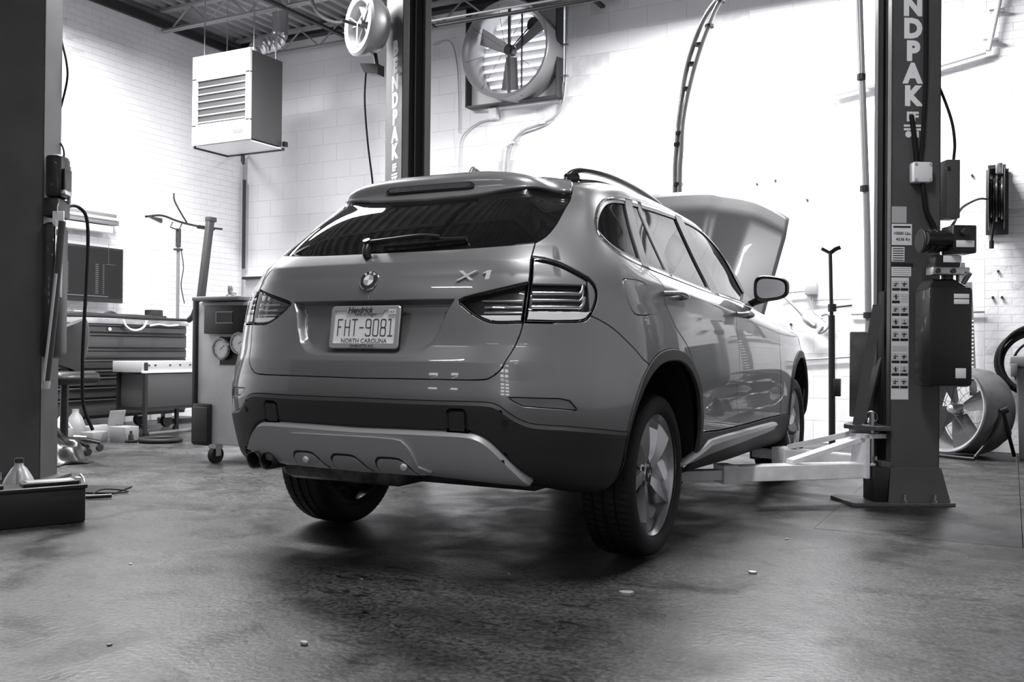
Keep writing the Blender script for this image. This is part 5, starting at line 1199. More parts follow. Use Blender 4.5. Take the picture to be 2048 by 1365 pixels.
# curved extraction hoses
hz = thing('ceiling_hose', 'pair of ribbed dark hoses curving down from the roof behind the car', 'hose', (-.3, 3.9, 1.0))
H1 = [(-.36, 3.9, .5), (-.365, 3.9, 2.13), (-.355, 3.9, 2.49), (-.325, 3.9, 2.82), (-.265, 3.9, 3.18), (-.15, 3.9, 3.50), (.00, 3.9, 3.70), (.25, 3.9, 3.9), (.6, 3.9, 4.1)]
H2 = [(-.31, 3.87, .5), (-.315, 3.87, 2.13), (-.305, 3.87, 2.46), (-.285, 3.87, 2.76), (-.205, 3.87, 3.12), (-.09, 3.87, 3.45), (.03, 3.87, 3.68), (.27, 3.87, 3.88), (.6, 3.87, 4.05)]
for H, r in ((H1, .021), (H2, .019)):
    b = MB(); b.tube(H, r, n=12, sub=8); b.build('hose', mat('hose_grey', .10, .35, coat=.4), hz, smooth=60)
for x, z in ((-.345, 2.53), (-.33, 2.62), (-.27, 2.98), (-.235, 3.18), (-.17, 3.33), (-.09, 3.47), (.0, 3.66), (-.34, 2.2)):
    b = MB(); b.cyl((x + .008, 3.885, z - .012), (x + .008, 3.885, z + .012), .037, n=10); b.build('hose_tie', M_cord, hz)
# painted-in opening with header pipe
pipe('header_pipe', 'white painted pipe sloping along the wall behind the right column', [(.66, 5.22, 3.15), (1.0, 5.22, 3.20), (1.9, 5.22, 3.37)], .028, M_wpaint, sub=1, clips=[(1.0, 5.24, 3.20), (1.4, 5.24, 3.28)])
pipe('riser_pipe', 'white painted pipe rising to the roof at the right edge', [(1.915, 5.22, 3.37), (1.99, 5.22, 3.75), (2.12, 5.22, 4.5)], .026, M_wpaint, sub=1, clips=[(1.94, 5.24, 3.46), (1.985, 5.24, 3.70)])
b = MB(); b.box((.67, 5.292, 1.55), (.012, .012, 3.1)); o_ = b.build('trim_2', M_mortar); o_['kind'] = 'structure'
# tall grey pipe left of the right column
pl_ = thing('tall_pipe', 'tall grey pipe standing just left of the right lift column', 'pipe', (1.3, 2.6, .9))
b = MB(); b.tube([(1.315, 2.6, .50), (1.313, 2.6, 1.0), (1.30, 2.6, 1.7), (1.265, 2.6, 2.6), (1.238, 2.6, 3.3), (1.22, 2.6, 3.74)], .021, n=14, sub=4); b.build('pipe', M_greypipe, pl_, smooth=60)
for z in (1.06, 1.85, 2.55): b = MB(); b.cyl((1.312 - .03 * max(0, z - 1), 2.585, z - .018), (1.312 - .03 * max(0, z - 1), 2.585, z + .018), .027, n=12); b.build('pipe_coupling', M_dsteel, pl_, smooth=40)
# pole stand
ps = thing('pole_stand', 'slim black pole jack with a forked top near the back wall', 'stand', (.84, 4.2, 0))
b = MB(); b.cyl((.845, 4.2, .03), (.835, 4.2, 1.12), .026, n=16); b.build('outer_pole', M_black, ps, smooth=40)
b = MB(); b.cyl((.835, 4.2, 1.1), (.822, 4.2, 1.62), .015, n=14); b.build('inner_pole', M_black, ps, smooth=40)
b = MB(); b.cyl((.84, 4.2, 1.15), (.838, 4.2, 1.21), .033, n=14); b.cyl((.838, 4.2, 1.18), (.99, 4.2, 1.20), .006, n=8); b.build('locking_collar', M_black, ps, smooth=40)
b = MB(); b.tube([(.755, 4.2, 1.655), (.79, 4.2, 1.635), (.822, 4.2, 1.62), (.86, 4.2, 1.645), (.90, 4.2, 1.66)], (.008, .02), n=8, sub=4); b.build('forked_head', M_black, ps, smooth=50)
b = MB(); b.box((.885, 4.17, .55), (.055, .05, .14), bev=.004); b.build('ratchet_box', M_black, ps, smooth=40)
b = MB(); b.cyl((.845, 4.2, 0), (.845, 4.2, .03), .16, n=28); b.build('stand_base', M_black, ps, smooth=40)
# outlet box, hanging work lamp and cables
b = MB(); b.box((.485, 5.26, 1.405), (.11, .06, .115), bev=.01); tag(b.build('outlet_box', M_silverp, None, smooth=40), 'grey square outlet box on the back wall beside the car mirror', 'box')
pipe('surface_cable', 'cable running left from the square outlet box on the back wall', [(.20, 5.24, 1.365), (.30, 5.26, 1.375), (.44, 5.26, 1.385)], .009, M_greypipe, 'cord')
pipe('surface_cable', 'cable drooping from the square outlet box to the work lamp', [(.48, 5.26, 1.35), (.485, 5.26, 1.27), (.51, 5.25, 1.19), (.56, 5.24, 1.15), (.62, 5.22, 1.10)], .008, M_greypipe, 'cord')
pipe('surface_cable', 'straight cable at outlet height leading right to the pole jack', [(.50, 5.27, 1.30), (.82, 5.27, 1.305), (.83, 5.27, 1.30)], .007, M_greypipe, 'cord', sub=1)
pipe('surface_conduit', 'thin horizontal conduit between pole jack and right column', [(.83, 5.27, 1.17), (1.05, 5.27, 1.17), (1.9, 5.27, 1.18)], .010, M_greypipe, sub=1)
pipe('surface_conduit', 'low horizontal conduit on the back wall above the front wheel', [(-.2, 5.27, .73), (.41, 5.27, .755), (1.0, 5.27, .80), (1.6, 5.27, .84)], .010, M_greypipe, sub=1)
wl_ = thing('work_lamp', 'slender hand work lamp hanging slanted on the back wall', 'lamp', (.45, 5.2, 1.1))
b = MB(); b.tube([(.245, 5.22, 1.34), (.34, 5.2, 1.25), (.43, 5.2, 1.15)], .014, n=10, sub=3); b.build('lamp_handle', M_greypipe, wl_, smooth=50)
b = MB(); b.tube([(.43, 5.2, 1.16), (.46, 5.2, 1.12), (.52, 5.2, 1.07), (.545, 5.2, 1.05)], lambda t: .02 + .018 * sin(pi * min(1, t * 1.1)), n=14, sub=5); b.build('lamp_head', M_silverp, wl_, smooth=50)
b = MB(); b.tube([(.47, 5.165, 1.115), (.53, 5.165, 1.065)], .010, n=8, sub=1); b.build('lamp_lens', M_white, wl_, smooth=50)
cl_ = MB(); cl_.tube([(.58, 5.22, 1.16), (.64, 5.22, 1.17), (.66, 5.22, 1.10), (.62, 5.22, 1.03), (.56, 5.22, 1.00), (.60, 5.21, 1.06)], .014, n=8, sub=5); tag(cl_.build('cable_bundle', M_greypipe, None, smooth=60), 'small bundle of grey cable beside the hanging work lamp', 'cord')
for k, (x, z) in enumerate(((-.02, 2.40), (.15, 2.42), (.44, 2.22), (1.8, 2.34), (2.0, 1.52), (2.03, 1.30), (1.96, 1.30), (.3, 1.08))):
    b = MB(); b.cyl((x, 5.30, z), (x, 5.275, z), .011, n=8)
    tag(b.build('wall_anchor', M_dsteel, None), 'small dark bolt stub in the white back wall, ' + ('above the raised bonnet, left one', 'above the raised bonnet, right one', 'above and right of the bonnet corner', 'just left of the cable reel', 'below the cable reel, upper one', 'below the cable reel, lower right', 'below the cable reel, lower left', 'beside the hanging work lamp')[k], 'bolt', 'old bolt stubs in the back wall')
# hose reel
rl_ = thing('cable_reel', 'black open reel mounted on the wall at the far right', 'reel', (1.99, 5.1, 1.8))
b = MB(); b.box((1.99, 5.27, 2.1), (.17, .03, .55), bev=.004); b.box((1.99, 5.14, 2.355), (.13, .24, .03)); b.build('reel_bracket', M_dsteel, rl_, smooth=40)
RM = frame((1.99, 5.06, 2.10), (0, 1, 0), (0, 0, 1))
for z in (-.055, .055):
    b = MB(); b.lathe([(.05, z - .004), (.25, z - .004), (.255, z), (.25, z + .004), (.05, z + .004)], RM, n=40); b.build('reel_flange', M_black, rl_, smooth=40)
for k in range(5):
    b = MB(); a_ = .15 + .018 * (k % 3); b.tube([(RM @ Vector((a_ * cos(t), a_ * sin(t), -.040 + .02 * k)))[:] for t in np.linspace(0, 2 * pi, 28, endpoint=False)], .011, n=8, sub=1, closed=True); b.build('cable_turn', mat('cable_sheath', .03, .3, coat=.5) if k == 0 else bpy.data.materials['cable_sheath'], rl_, smooth=60)
b = MB(); b.box((2.01, 4.80, 2.30), (.05, .03, .09), bev=.01); b.build('roller_guide', M_steel, rl_, smooth=40)
b = MB(); b.tube([(1.98, 4.88, 1.95), (1.965, 4.92, 1.82), (1.955, 4.95, 1.74)], .009, n=8, sub=3); b.cyl((1.955, 4.95, 1.745), (1.955, 4.95, 1.68), .018, n=12); b.build('hanging_plug', M_cord, rl_, smooth=50)
# hose coil, bin
hc_ = thing('hose_coil', 'loops of black hose hanging on the wall at the right edge', 'hose', (2.30, 5.2, .8))
for k, (cx2, cz2, rx, rz, r) in enumerate(((2.29, .76, .30, .27, .020), (2.30, .75, .27, .25, .018), (2.31, .73, .20, .21, .010), (2.30, .78, .285, .285, .014))):
    b = MB(); b.tube([(cx2 + rx * cos(t), 5.20 - .012 * k, cz2 + rz * sin(t)) for t in np.linspace(0, 2 * pi, 24, endpoint=False)], r, n=8, sub=2, closed=True); b.build('hose_loop', M_cord, hc_, smooth=60)
bn = thing('grey_bin', 'grey lidded bin cut off by the right edge of the picture', 'bin', (2.32, 4.85, 0))
b = MB(); b.add([(2.16, 4.72, 0), (2.44, 4.72, 0), (2.44, 4.98, 0), (2.16, 4.98, 0), (2.135, 4.70, .72), (2.46, 4.70, .72), (2.46, 5.0, .72), (2.135, 5.0, .72)], [(0, 1, 5, 4), (1, 2, 6, 5), (2, 3, 7, 6), (3, 0, 4, 7), (0, 1, 2, 3), (4, 5, 6, 7)]); b.build('bin_body', mat('bin_grey', .16, .5), bn, bevel=.01)
b = MB(); b.box((2.275, 4.85, .765), (.37, .34, .09), bev=.02); b.box((2.12, 4.68, .70), (.05, .04, .10), bev=.01); b.build('bin_lid', bpy.data.materials['bin_grey'], bn, smooth=40)
b = MB(); b.tube([(2.02, 5.12, .42), (2.06, 5.10, .40), (2.08, 5.12, .30), (2.04, 5.12, .24), (2.08, 5.10, .18), (2.03, 5.12, .12)], .028, n=10, sub=6); tag(b.build('ribbed_duct', M_black, None, smooth=50), 'crumpled black flexible duct on the floor beside the drum fan', 'hose')
# drum fan on the floor
df = thing('drum_fan', 'large grey drum floor fan lying against the back wall at right', 'fan', (1.80, 4.9, 0))
DM = frame((1.72, 4.82, .375), (cos(-.62), sin(-.62), 0), (0, .12, 1))   # z axis = fan axis towards the viewer
dz = DM.to_3x3() @ Vector((0, 0, 1))
if dz.y > 0: DM = frame((1.72, 4.82, .375), (cos(-.62), sin(-.62), 0), (0, -.12, -1))
M_drum = mat('drum_grey', .22, .4, .4, noise=.25, nscale=5)
b = MB(); b.lathe([(.325, .13), (.345, .14), (.352, .13), (.350, -.22), (.340, -.235), (.325, -.22), (.325, .13)], DM, n=64); b.build('drum', M_drum, df, smooth=40)
b = MB(); b.lathe([(.335, .145), (.352, .152), (.360, .140), (.350, .130)], DM, n=64); b.build('drum_rim', M_steel, df, smooth=40)
for k in range(4):
    t = math.radians(90 * k + 22); d = Vector((cos(t), sin(t), 0)); p_ = Vector((-sin(t), cos(t), 0))
    q = [d * .05 - p_ * .045 + Vector((0, 0, .03)), d * .05 + p_ * .045 + Vector((0, 0, -.03)), d * .20 + p_ * .09 + Vector((0, 0, -.04)), d * .305 + p_ * .075 + Vector((0, 0, -.04)), d * .305 - p_ * .095 + Vector((0, 0, .05)), d * .20 - p_ * .08 + Vector((0, 0, .05))]
    b = MB(); b.add([(DM @ v)[:] for v in q] + [(DM @ (v - Vector((0, 0, .006))))[:] for v in q], [(0, 1, 2, 5), (2, 3, 4, 5), (6, 7, 8, 11), (8, 9, 10, 11)] + [(i, (i + 1) % 6, 6 + (i + 1) % 6, 6 + i) for i in range(6)]); b.build('fan_blade', mat('drum_blade', .12, .4, .3) if k == 0 else bpy.data.materials['drum_blade'], df)
b = MB(); b.lathe([(0, .10), (.03, .095), (.045, .07), (.05, -.02), (.0, -.03)], DM, n=28); b.build('fan_hub', M_steel, df, smooth=40)
b = MB()
for r in (.10, .17, .24, .30):
    b.tube([(DM @ Vector((r * cos(t), r * sin(t), -.21)))[:] for t in np.linspace(0, 2 * pi, 32, endpoint=False)], .0025, n=5, sub=1, closed=True)
for k in range(24): t = 2 * pi * k / 24; b.cyl(DM @ Vector((.05 * cos(t), .05 * sin(t), -.21)), DM @ Vector((.325 * cos(t), .325 * sin(t), -.21)), .002, n=4)
o_ = b.build('rear_grille', M_steel, df); o_['kind'] = 'stuff'
for k in range(6):
    t = 2 * pi * k / 6 + .3; b = MB(); b.cyl(DM @ Vector((.045 * cos(t), .045 * sin(t), .10)), DM @ Vector((.335 * cos(t), .335 * sin(t), .135)), .003, n=6); b.build('guard_rod', M_dsteel, df)
# stand
b = MB(); pv = DM @ Vector((.352, 0, -.03)); b.tube([(pv.x + .02, pv.y + .02, .40), (pv.x - .05, pv.y - .06, .20), (pv.x - .17, pv.y - .16, .025)], .014, n=10, sub=4); b.build('stand_leg', M_black, df, smooth=50)
b = MB(); b.tube([(pv.x + .02, pv.y + .02, .40), (pv.x + .06, pv.y + .10, .20), (pv.x + .10, pv.y + .20, .02)], .014, n=10, sub=4); b.build('stand_leg', M_black, df, smooth=50)
b = MB(); b.cyl((pv.x, pv.y, .375), (pv.x + .05, pv.y + .02, .395), .026, n=14); b.build('pivot_knob', M_black, df, smooth=40)
b = MB(); b.tube([(pv.x - .17, pv.y - .16, .015), (1.7, 4.55, .015), (1.35, 4.75, .015), (1.30, 4.95, .015)], .013, n=10, sub=4); b.build('stand_base', M_black, df, smooth=50)
b = MB(); b.cyl((.9, 5.08, .03), (1.28, 4.98, .03), .03, n=14); tag(b.build('white_tube', M_silverp, None, smooth=40), 'pale tube lying on the floor left of the drum fan', 'tube')
# perforated strip leaning behind the tank
ld = thing('slotted_upright', 'slotted metal upright leaning on the wall behind the oil tank', 'rail', (1.9, 5.1, .3))
b = MB(); b.box((1.80, 5.17, .95), (.055, .02, .95), rot=Matrix.Rotation(math.radians(-2.5), 3, 'Y')); b.build('strip', M_silverp2, ld)
for k in range(16): b = MB(); b.box((1.81 + .0, 5.157, .62 + .032 * k), (.022, .004, .014)); b.build('slot', M_white, ld)
# round fan on the left of the middle column
rf = thing('round_fan', 'round white wall fan on an arm beside the grey-blue column top', 'fan', (-2.0, 1.9, 3.1))
FM2 = frame((-1.985, 1.80, 3.13), (.90, -.44, 0), (0, 0, 1))
b = MB(); b.lathe([(.145, -.01), (.16, .045), (.205, .05), (.225, .035), (.225, .01), (.205, -.06), (.16, -.13), (.0, -.15)], FM2, n=48); b.build('fan_shroud', M_silverp, rf, smooth=40)
b = MB(); b.lathe([(.145, .0), (.148, -.07), (0, -.08)], FM2, n=40); b.build('fan_well', M_dec2, rf, smooth=40)
for k in range(5):
    t = 2 * pi * k / 5 + .3; b = MB(); b.add([(FM2 @ Vector(v))[:] for v in ((.03 * cos(t), .03 * sin(t), .0), (.13 * cos(t - .25), .13 * sin(t - .25), -.02), (.135 * cos(t + .25), .135 * sin(t + .25), .02))], [(0, 1, 2)]); bl_ = b.build('fan_blade', M_white, rf)
    bl_.modifiers.new('t', 'SOLIDIFY').thickness = .004
b = MB(); b.cyl(FM2 @ Vector((0, 0, -.03)), FM2 @ Vector((0, 0, .03)), .026, n=20); b.build('fan_hub', M_dsteel, rf, smooth=40)
for k in range(3):
    t = 2 * pi * k / 3 + .5; b = MB(); b.cyl(FM2 @ Vector((0, 0, .05)), FM2 @ Vector((.20 * cos(t), .20 * sin(t), .05)), .005, n=6); b.build('guard_rod', M_steel, rf)
b = MB(); b.tube([(-2.10, 1.70, 3.15), (-2.0, 1.80, 3.12), (-1.90, 1.88, 3.12)], .012, n=8, sub=2); b.build('axle_rod', M_dsteel, rf, smooth=50); b = MB(); b.tube([(-1.97, 1.92, 2.95), (-1.94, 1.90, 2.86), (-1.90, 1.86, 2.84)], .016, n=8, sub=3); b.build('fan_arm', M_dsteel, rf, smooth=50)
b = MB(); b.add([(-2.02, 1.80, 2.86), (-1.86, 1.80, 2.835), (-1.86, 1.80, 2.76), (-1.98, 1.80, 2.79), (-2.02, 1.88, 2.86), (-1.86, 1.88, 2.835), (-1.86, 1.88, 2.76), (-1.98, 1.88, 2.79)], [(0, 1, 2, 3), (7, 6, 5, 4), (0, 1, 5, 4), (1, 2, 6, 5), (2, 3, 7, 6), (3, 0, 4, 7)]); tag(b.build('small_floodlight', M_black, None), 'small black floodlight below the round fan on the column', 'lamp')
pipe('fan_cord', 'thin cord hanging from the round fan down the column side', [(-1.99, 1.84, 2.84), (-2.0, 1.84, 2.6), (-1.97, 1.84, 2.3), (-1.93, 1.84, 2.05), (-1.91, 1.84, 1.9)], .007, M_cord, 'cord')
# ================================================================ LEFT SIDE
# shop light lying on brackets on the left wall
fx = thing('strip_light', 'unlit double strip light hung low on the left brick wall', 'light', (-6.3, 2.9, 2.1))
b = MB(); b.box((-6.33, 2.80, 2.185), (.10, .95, .06), bev=.008); b.build('upper_reflector', M_silverp2, fx, smooth=40)
b = MB(); b.box((-6.31, 2.78, 2.12), (.12, 1.0, .05), bev=.008); b.build('lower_reflector', M_silverp2, fx, smooth=40)
b = MB(); b.cyl((-6.25, 2.32, 2.155), (-6.25, 3.24, 2.155), .016, n=12); b.build('tube', M_white, fx, smooth=40)
b = MB(); b.box((-6.31, 2.74, 2.045), (.12, .92, .07), bev=.006); b.build('diffuser_panel', M_white, fx, smooth=40)
# television
tv = thing('wall_screen', 'dark flat screen leaning on the wall above the tool chest', 'monitor', (-6.2, 2.9, 1.25))
b = MB(); b.box((-6.22, 2.85, 1.56), (.05, .88, .57), bev=.006); b.build('screen_housing', M_black, tv, smooth=40)
M_scr = mat('screen_glass', .012, .25, spec=.2)
b = MB(); b.box((-6.193, 2.85, 1.57), (.004, .84, .50)); sc_ = b.build('screen_panel', M_scr, tv)
M_line = mat('screen_print', .09, .4)
b = MB(); b.box((-6.1895, 2.55, 1.775), (.001, .05, .02)); b.build('screen_lines', M_line, sc_)
b = MB()
for k in range(15):
    b.box((-6.1895, 2.62, 1.66 - .021 * k), (.001, .018, .008)); b.box((-6.1895, 2.96, 1.66 - .021 * k), (.001, .035, .008)); b.box((-6.1895, 3.04, 1.66 - .021 * k), (.001, .018, .008))
b.box((-6.1895, 2.85, 1.335), (.001, .5, .010)); o_ = b.build('screen_lines', M_line, sc_); o_['kind'] = 'stuff'
b = MB(); b.box((-6.1895, 3.10, 1.78), (.001, .003, .22)); b.box((-6.1895, 3.13, 1.67), (.001, .12, .004)); o_ = b.build('screen_lines', M_line, sc_); o_['kind'] = 'stuff'
# tool chest with wide drawers
M_chest = mat('chest_dark_grey', .055, .35, coat=.3); M_wood = mat('bench_top', .55, .5, noise=.2, nscale=6)
tc_ = thing('tool_chest', 'long dark tool chest with rows of wide drawers by the left wall', 'tool chest', (-5.8, 2.6, 0))
b = MB(); b.box((-5.80, 2.55, .59), (.52, 1.98, .90), bev=.006); b.build('chest_body', M_tank, tc_, smooth=40)
zz = 1.035
for hgt in (.085, .14, .095, .09, .06, .09, .105, .165):
    b = MB(); b.box((-5.530, 2.555, zz - hgt / 2), (.03, 1.94, hgt - .014), bev=.005); dr_ = b.build('drawer', M_chest, tc_, smooth=40)
    b = MB(); b.tube([(-5.512, 1.60, zz - .010), (-5.500, 1.60, zz - .014), (-5.500, 3.50, zz - .014), (-5.512, 3.50, zz - .010)], (.010, .009), n=8, sub=1); b.build('drawer_pull', M_dsteel, dr_, smooth=50)
    zz -= hgt + .006
b = MB(); b.box((-5.80, 2.55, 1.065), (.56, 2.02, .055), bev=.006); b.build('bench_top', M_wood, tc_, smooth=40)
for y in (1.75, 3.35):
    for x in (-5.60, -6.0):
        b = MB(); b.cyl((x - .02, y, .062), (x + .02, y, .062), .062, n=20); w__ = b.build('caster', M_rubber, tc_, smooth=40); b = MB(); b.box((x, y, .115), (.06, .09, .04)); b.build('caster_fork', M_steel, tc_)
# clutter on the chest
def item(name, label, cat, group=None): return lambda mb, m, sm=40: tag(mb.build(name, m, None, smooth=sm), label, cat, group)
b = MB(); b.cyl((-5.62, 1.95, 1.093), (-5.62, 1.95, 1.23), .034, n=18); b.cyl((-5.62, 1.95, 1.23), (-5.62, 1.95, 1.25), .020, n=14); item('spray_can', 'white can standing at the left end of the chest top', 'can')(b, M_white)
b = MB(); b.tube([(-5.6, 2.05, 1.119), (-5.58, 2.3, 1.125), (-5.6, 2.6, 1.119), (-5.57, 2.9, 1.12), (-5.60, 3.1, 1.118), (-5.62, 3.34, 1.12)], .020, n=10, sub=5); item('air_hose', 'grey air hose stretched along the top of the tool chest', 'hose')(b, M_dsteel, 60)
b = MB(); b.tube([(-5.50, 2.0, 1.10), (-5.49, 2.5, 1.105), (-5.50, 3.0, 1.10), (-5.48, 3.5, 1.10)], .014, n=8, sub=4); item('pry_bar', 'long dark bar lying along the front edge of the chest top', 'tool')(b, M_black, 60)
b = MB(); b.tube([(-5.47, 2.83 + .14 * cos(t), 1.09 - .11 * sin(t)) for t in np.linspace(.1, pi - .1, 10)], .011, n=8, sub=3); item('white_cable_loop', 'loop of white cable hanging over the chest front', 'cord')(b, M_white, 60)
b = MB(); b.tube([(-5.48, 3.02, 1.03), (-5.47, 3.12, 1.045), (-5.48, 3.25, 1.035), (-5.48, 3.38, 1.045)], .010, n=8, sub=4); item('white_rag', 'white rag draped at the right end of the chest front', 'cloth')(b, M_white, 60)
b = MB(); b.box((-5.7, 3.26, 1.15), (.12, .14, .10), bev=.01); item('small_black_box', 'small black box right of the screen on the chest top', 'box')(b, M_black)
b = MB(); b.box((-5.75, 2.42, 1.115), (.14, .12, .04), bev=.01); b.box((-5.75, 2.40, 1.145), (.06, .05, .03), bev=.008); item('small_grey_tool', 'low grey tool lying on the chest before the screen', 'tool')(b, M_dec2)
b = MB(); b.tube([(-5.68, 2.62, 1.118), (-5.68, 2.72, 1.15), (-5.68, 2.80, 1.118)], .02, n=8, sub=4); item('impact_socket', 'short dark fitting in front of the screen', 'tool')(b, M_dsteel, 60)
b = MB(); b.box((-5.50, 2.22, .985), (.012, .05, .035), bev=.004); b.lathe([(0, .01), (.016, .006), (.018, 0)], frame((-5.50, 2.56, .985), (0, 1, 0), (0, 0, 1)), n=16); item('round_magnet', 'round white magnet on the top drawer of the tool chest', 'magnet')(b, M_white)
# T-shaped stand behind the chest
ts = thing('tee_stand', 'thin T-shaped stand with a pointed crossbar before the left wall', 'stand', (-5.95, 3.85, 0))
b = MB(); b.cyl((-6.0, 3.855, .05), (-6.0, 3.85, 1.98), .017, n=12); b.build('upright', M_silverp2, ts, smooth=40)
b = MB(); b.cyl((-6.0, 3.85, 1.92), (-6.0, 3.85, 2.12), .028, n=14); b.build('upper_sleeve', M_dsteel, ts, smooth=40)
b = MB(); b.cyl((-6.0, 3.85, 1.88), (-6.0, 3.85, 1.90), .05, n=14); b.build('collar', M_dsteel, ts, smooth=40)
b = MB(); b.tube([(-6.0, 3.40, 2.195), (-6.0, 3.62, 2.235), (-6.0, 3.85, 2.20), (-6.0, 4.15, 2.18), (-6.0, 4.50, 2.19)], (.012, .012), n=8, sub=4); b.build('crossbar', M_dsteel, ts, smooth=50)
b = MB(); b.add([(-6.0, 3.39, 2.205), (-6.0, 3.60, 2.20), (-6.0, 3.60, 2.15), (-5.97, 3.39, 2.205), (-5.97, 3.60, 2.20), (-5.97, 3.60, 2.15)], [(0, 1, 2), (5, 4, 3), (0, 1, 4, 3), (1, 2, 5, 4), (2, 0, 3, 5)]); b.build('pointer', M_dsteel, ts)
b = MB(); b.box((-6.0, 4.25, 2.175), (.04, .24, .04), bev=.008); b.build('grip', M_black, ts, smooth=40)
b = MB(); b.tube([(-5.98, 3.75, 2.18), (-5.98, 3.72, 2.12), (-5.98, 3.84, 2.10), (-5.98, 3.88, 2.18)], .008, n=6, sub=1); b.build('guard', M_dsteel, ts)
b = MB(); b.tube([(-6.0, 3.78, 2.50), (-6.0, 3.79, 2.42), (-6.0, 3.88, 2.30), (-6.0, 3.97, 2.20)], .009, n=6, sub=3); b.build('top_hook', M_dsteel, ts, smooth=50)
b = MB(); b.cyl((-6.0, 3.855, 0), (-6.0, 3.855, .05), .2, n=24); b.build('stand_foot', M_dsteel, ts, smooth=40)
b = MB(); b.tube([(-5.98, 3.87, 1.9), (-5.97, 3.90, 1.7), (-5.97, 3.87, 1.5), (-5.97, 3.92, 1.3)], .005, n=6, sub=5); b.build('cord', M_cord, ts, smooth=60)
b = MB(); b.add([(-5.05, 3.19, .02), (-4.98, 3.24, .02), (-5.05, 3.22, 1.2), (-4.98, 3.27, 1.2), (-5.02, 3.33, 2.10), (-4.94, 3.39, 2.10)] , []); 
b = MB(); b.box((-5.0, 3.27, 1.66), (.055, .075, .90), rot=Matrix.Rotation(math.radians(-8), 3, 'X'), bev=.01); b.box((-5.0, 3.18, .62), (.055, .06, 1.24), bev=.01); b.box((-5.0, 3.34, 2.10), (.07, .10, .05), bev=.01); tag(b.build('leaning_post', M_dsteel, None, smooth=40), 'dark slanted post rising behind the pale service machine', 'post')
# pale service machine on casters
M_cream = mat('machine_cream', .56, .45, noise=.07, nscale=7)
sm_ = thing('service_machine', 'pale upright service machine with two round gauges, left of the car', 'machine', (-2.85, 1.6, .1))
b = MB(); b.box((-2.72, 1.62, .64), (.76, .54, 1.02), bev=.012); b.build('cabinet', M_cream, sm_, smooth=40)
b = MB(); b.box((-3.115, 1.385, .645), (.045, .10, 1.03), bev=.006); b.build('side_post', M_black, sm_, smooth=40)
b = MB(); b.box((-2.79, 1.33, 1.02), (.42, .04, .20), bev=.006); pn_ = b.build('control_panel', M_black, sm_, smooth=40)
b = MB(); b.box((-2.80, 1.308, 1.035), (.15, .004, .075)); b.build('display', M_dsteel, pn_)
b = MB()
for c_, d_ in (((-2.80, 1.306, 1.074), (.16, .004, .005)), ((-2.80, 1.306, .996), (.16, .004, .005)), ((-2.877, 1.306, 1.035), (.005, .004, .08))): b.box(c_, d_)
b.build('display_frame', M_silverp, pn_)
b = MB(); b.box((-2.72, 1.345, .80), (.34, .006, .20)); b.build('gauge_plate', M_black, sm_)
b = MB(); b.box((-2.885, 1.340, .80), (.030, .004, .20)); b.build('gauge_scale', M_decal, sm_)
for x, z in ((-2.835, .815), (-2.665, .855)):
    GM = frame((x, 1.335, z), (1, 0, 0), (0, 0, 1))
    b = MB(); b.lathe([(.060, 0), (.079, .005), (.083, .02), (.076, .032), (.067, .032), (.062, .02)], GM, n=48); g_ = b.build('gauge', mat('gauge_bezel', .30, .2, .9), sm_, smooth=40)
    b = MB(); b.lathe([(0, .022), (.067, .022)], GM, n=40); b.build('gauge_face', M_decal, g_)
    b = MB(); b.box((.012, .008, .024), (.050, .003, .002), rot=.6, M=GM); b.cyl(GM @ Vector((0, 0, .03)), GM @ Vector((0, 0, .03)), .006, n=10); b.build('needle', M_ink, g_)
    for k in range(9):
        t = math.radians(225 - 270 * k / 8); b = MB(); b.box((.056 * cos(t), .056 * sin(t), .0225), (.010, .002, .001), rot=t, M=GM); b.build('tick', M_ink, g_)
b = MB(); b.box((-3.03, 1.335, .27), (.175, .03, .30), bev=.014); b.build('corner_bumper', M_black, sm_, smooth=40)
b = MB(); b.box((-3.03, 1.319, .27), (.135, .012, .25), bev=.005); b.build('bumper_pad', M_clad, sm_, smooth=40)
b = MB(); b.box((-2.85, 1.42, 1.168), (.44, .32, .03), bev=.008); b.build('top_tray', M_silverp2, sm_, smooth=40)
b = MB(); b.box((-2.70, 1.85, 1.275), (.80, .05, .17), bev=.006); b.build('back_rail', M_dec2, sm_, smooth=40)
b = MB(); b.box((-2.70, 1.845, 1.355), (.84, .07, .02)); b.build('back_rail_cap', M_black, sm_)
for x, y in ((-2.92, 1.36), (-2.52, 1.36), (-2.92, 1.84), (-2.45, 1.84)):
    b = MB(); b.box((x, y, .12), (.07, .07, .03)); b.box((x - .025, y, .085), (.006, .05, .07)); b.box((x + .025, y, .085), (.006, .05, .07)); b.build('caster_fork', M_steel, sm_)
    b = MB(); b.cyl((x - .02, y, .058), (x + .02, y, .058), .058, n=24); b.build('caster_wheel', M_rubber, sm_, smooth=40)
b = MB(); b.lathe([(0, .03), (.016, .028), (.022, .0), (.018, -.02), (0, -.03)], Matrix.Translation((-2.82, 1.38, 1.235)), n=16); b.box((-2.80, 1.39, 1.20), (.03, .03, .03)); b.tube([(-2.86, 1.38, 1.19), (-2.82, 1.37, 1.205), (-2.77, 1.38, 1.19)], .009, n=8, sub=3); item('brass_coupler', 'small bright coupler lying on the tray of the service machine', 'fitting')(b, M_steel)
b = MB(); b.tube([(-2.62, 1.40, 1.185), (-2.56, 1.42, 1.20), (-2.50, 1.40, 1.195)], .022, n=8, sub=4); item('crumpled_cloth', 'crumpled white cloth on top of the service machine', 'cloth')(b, M_white)
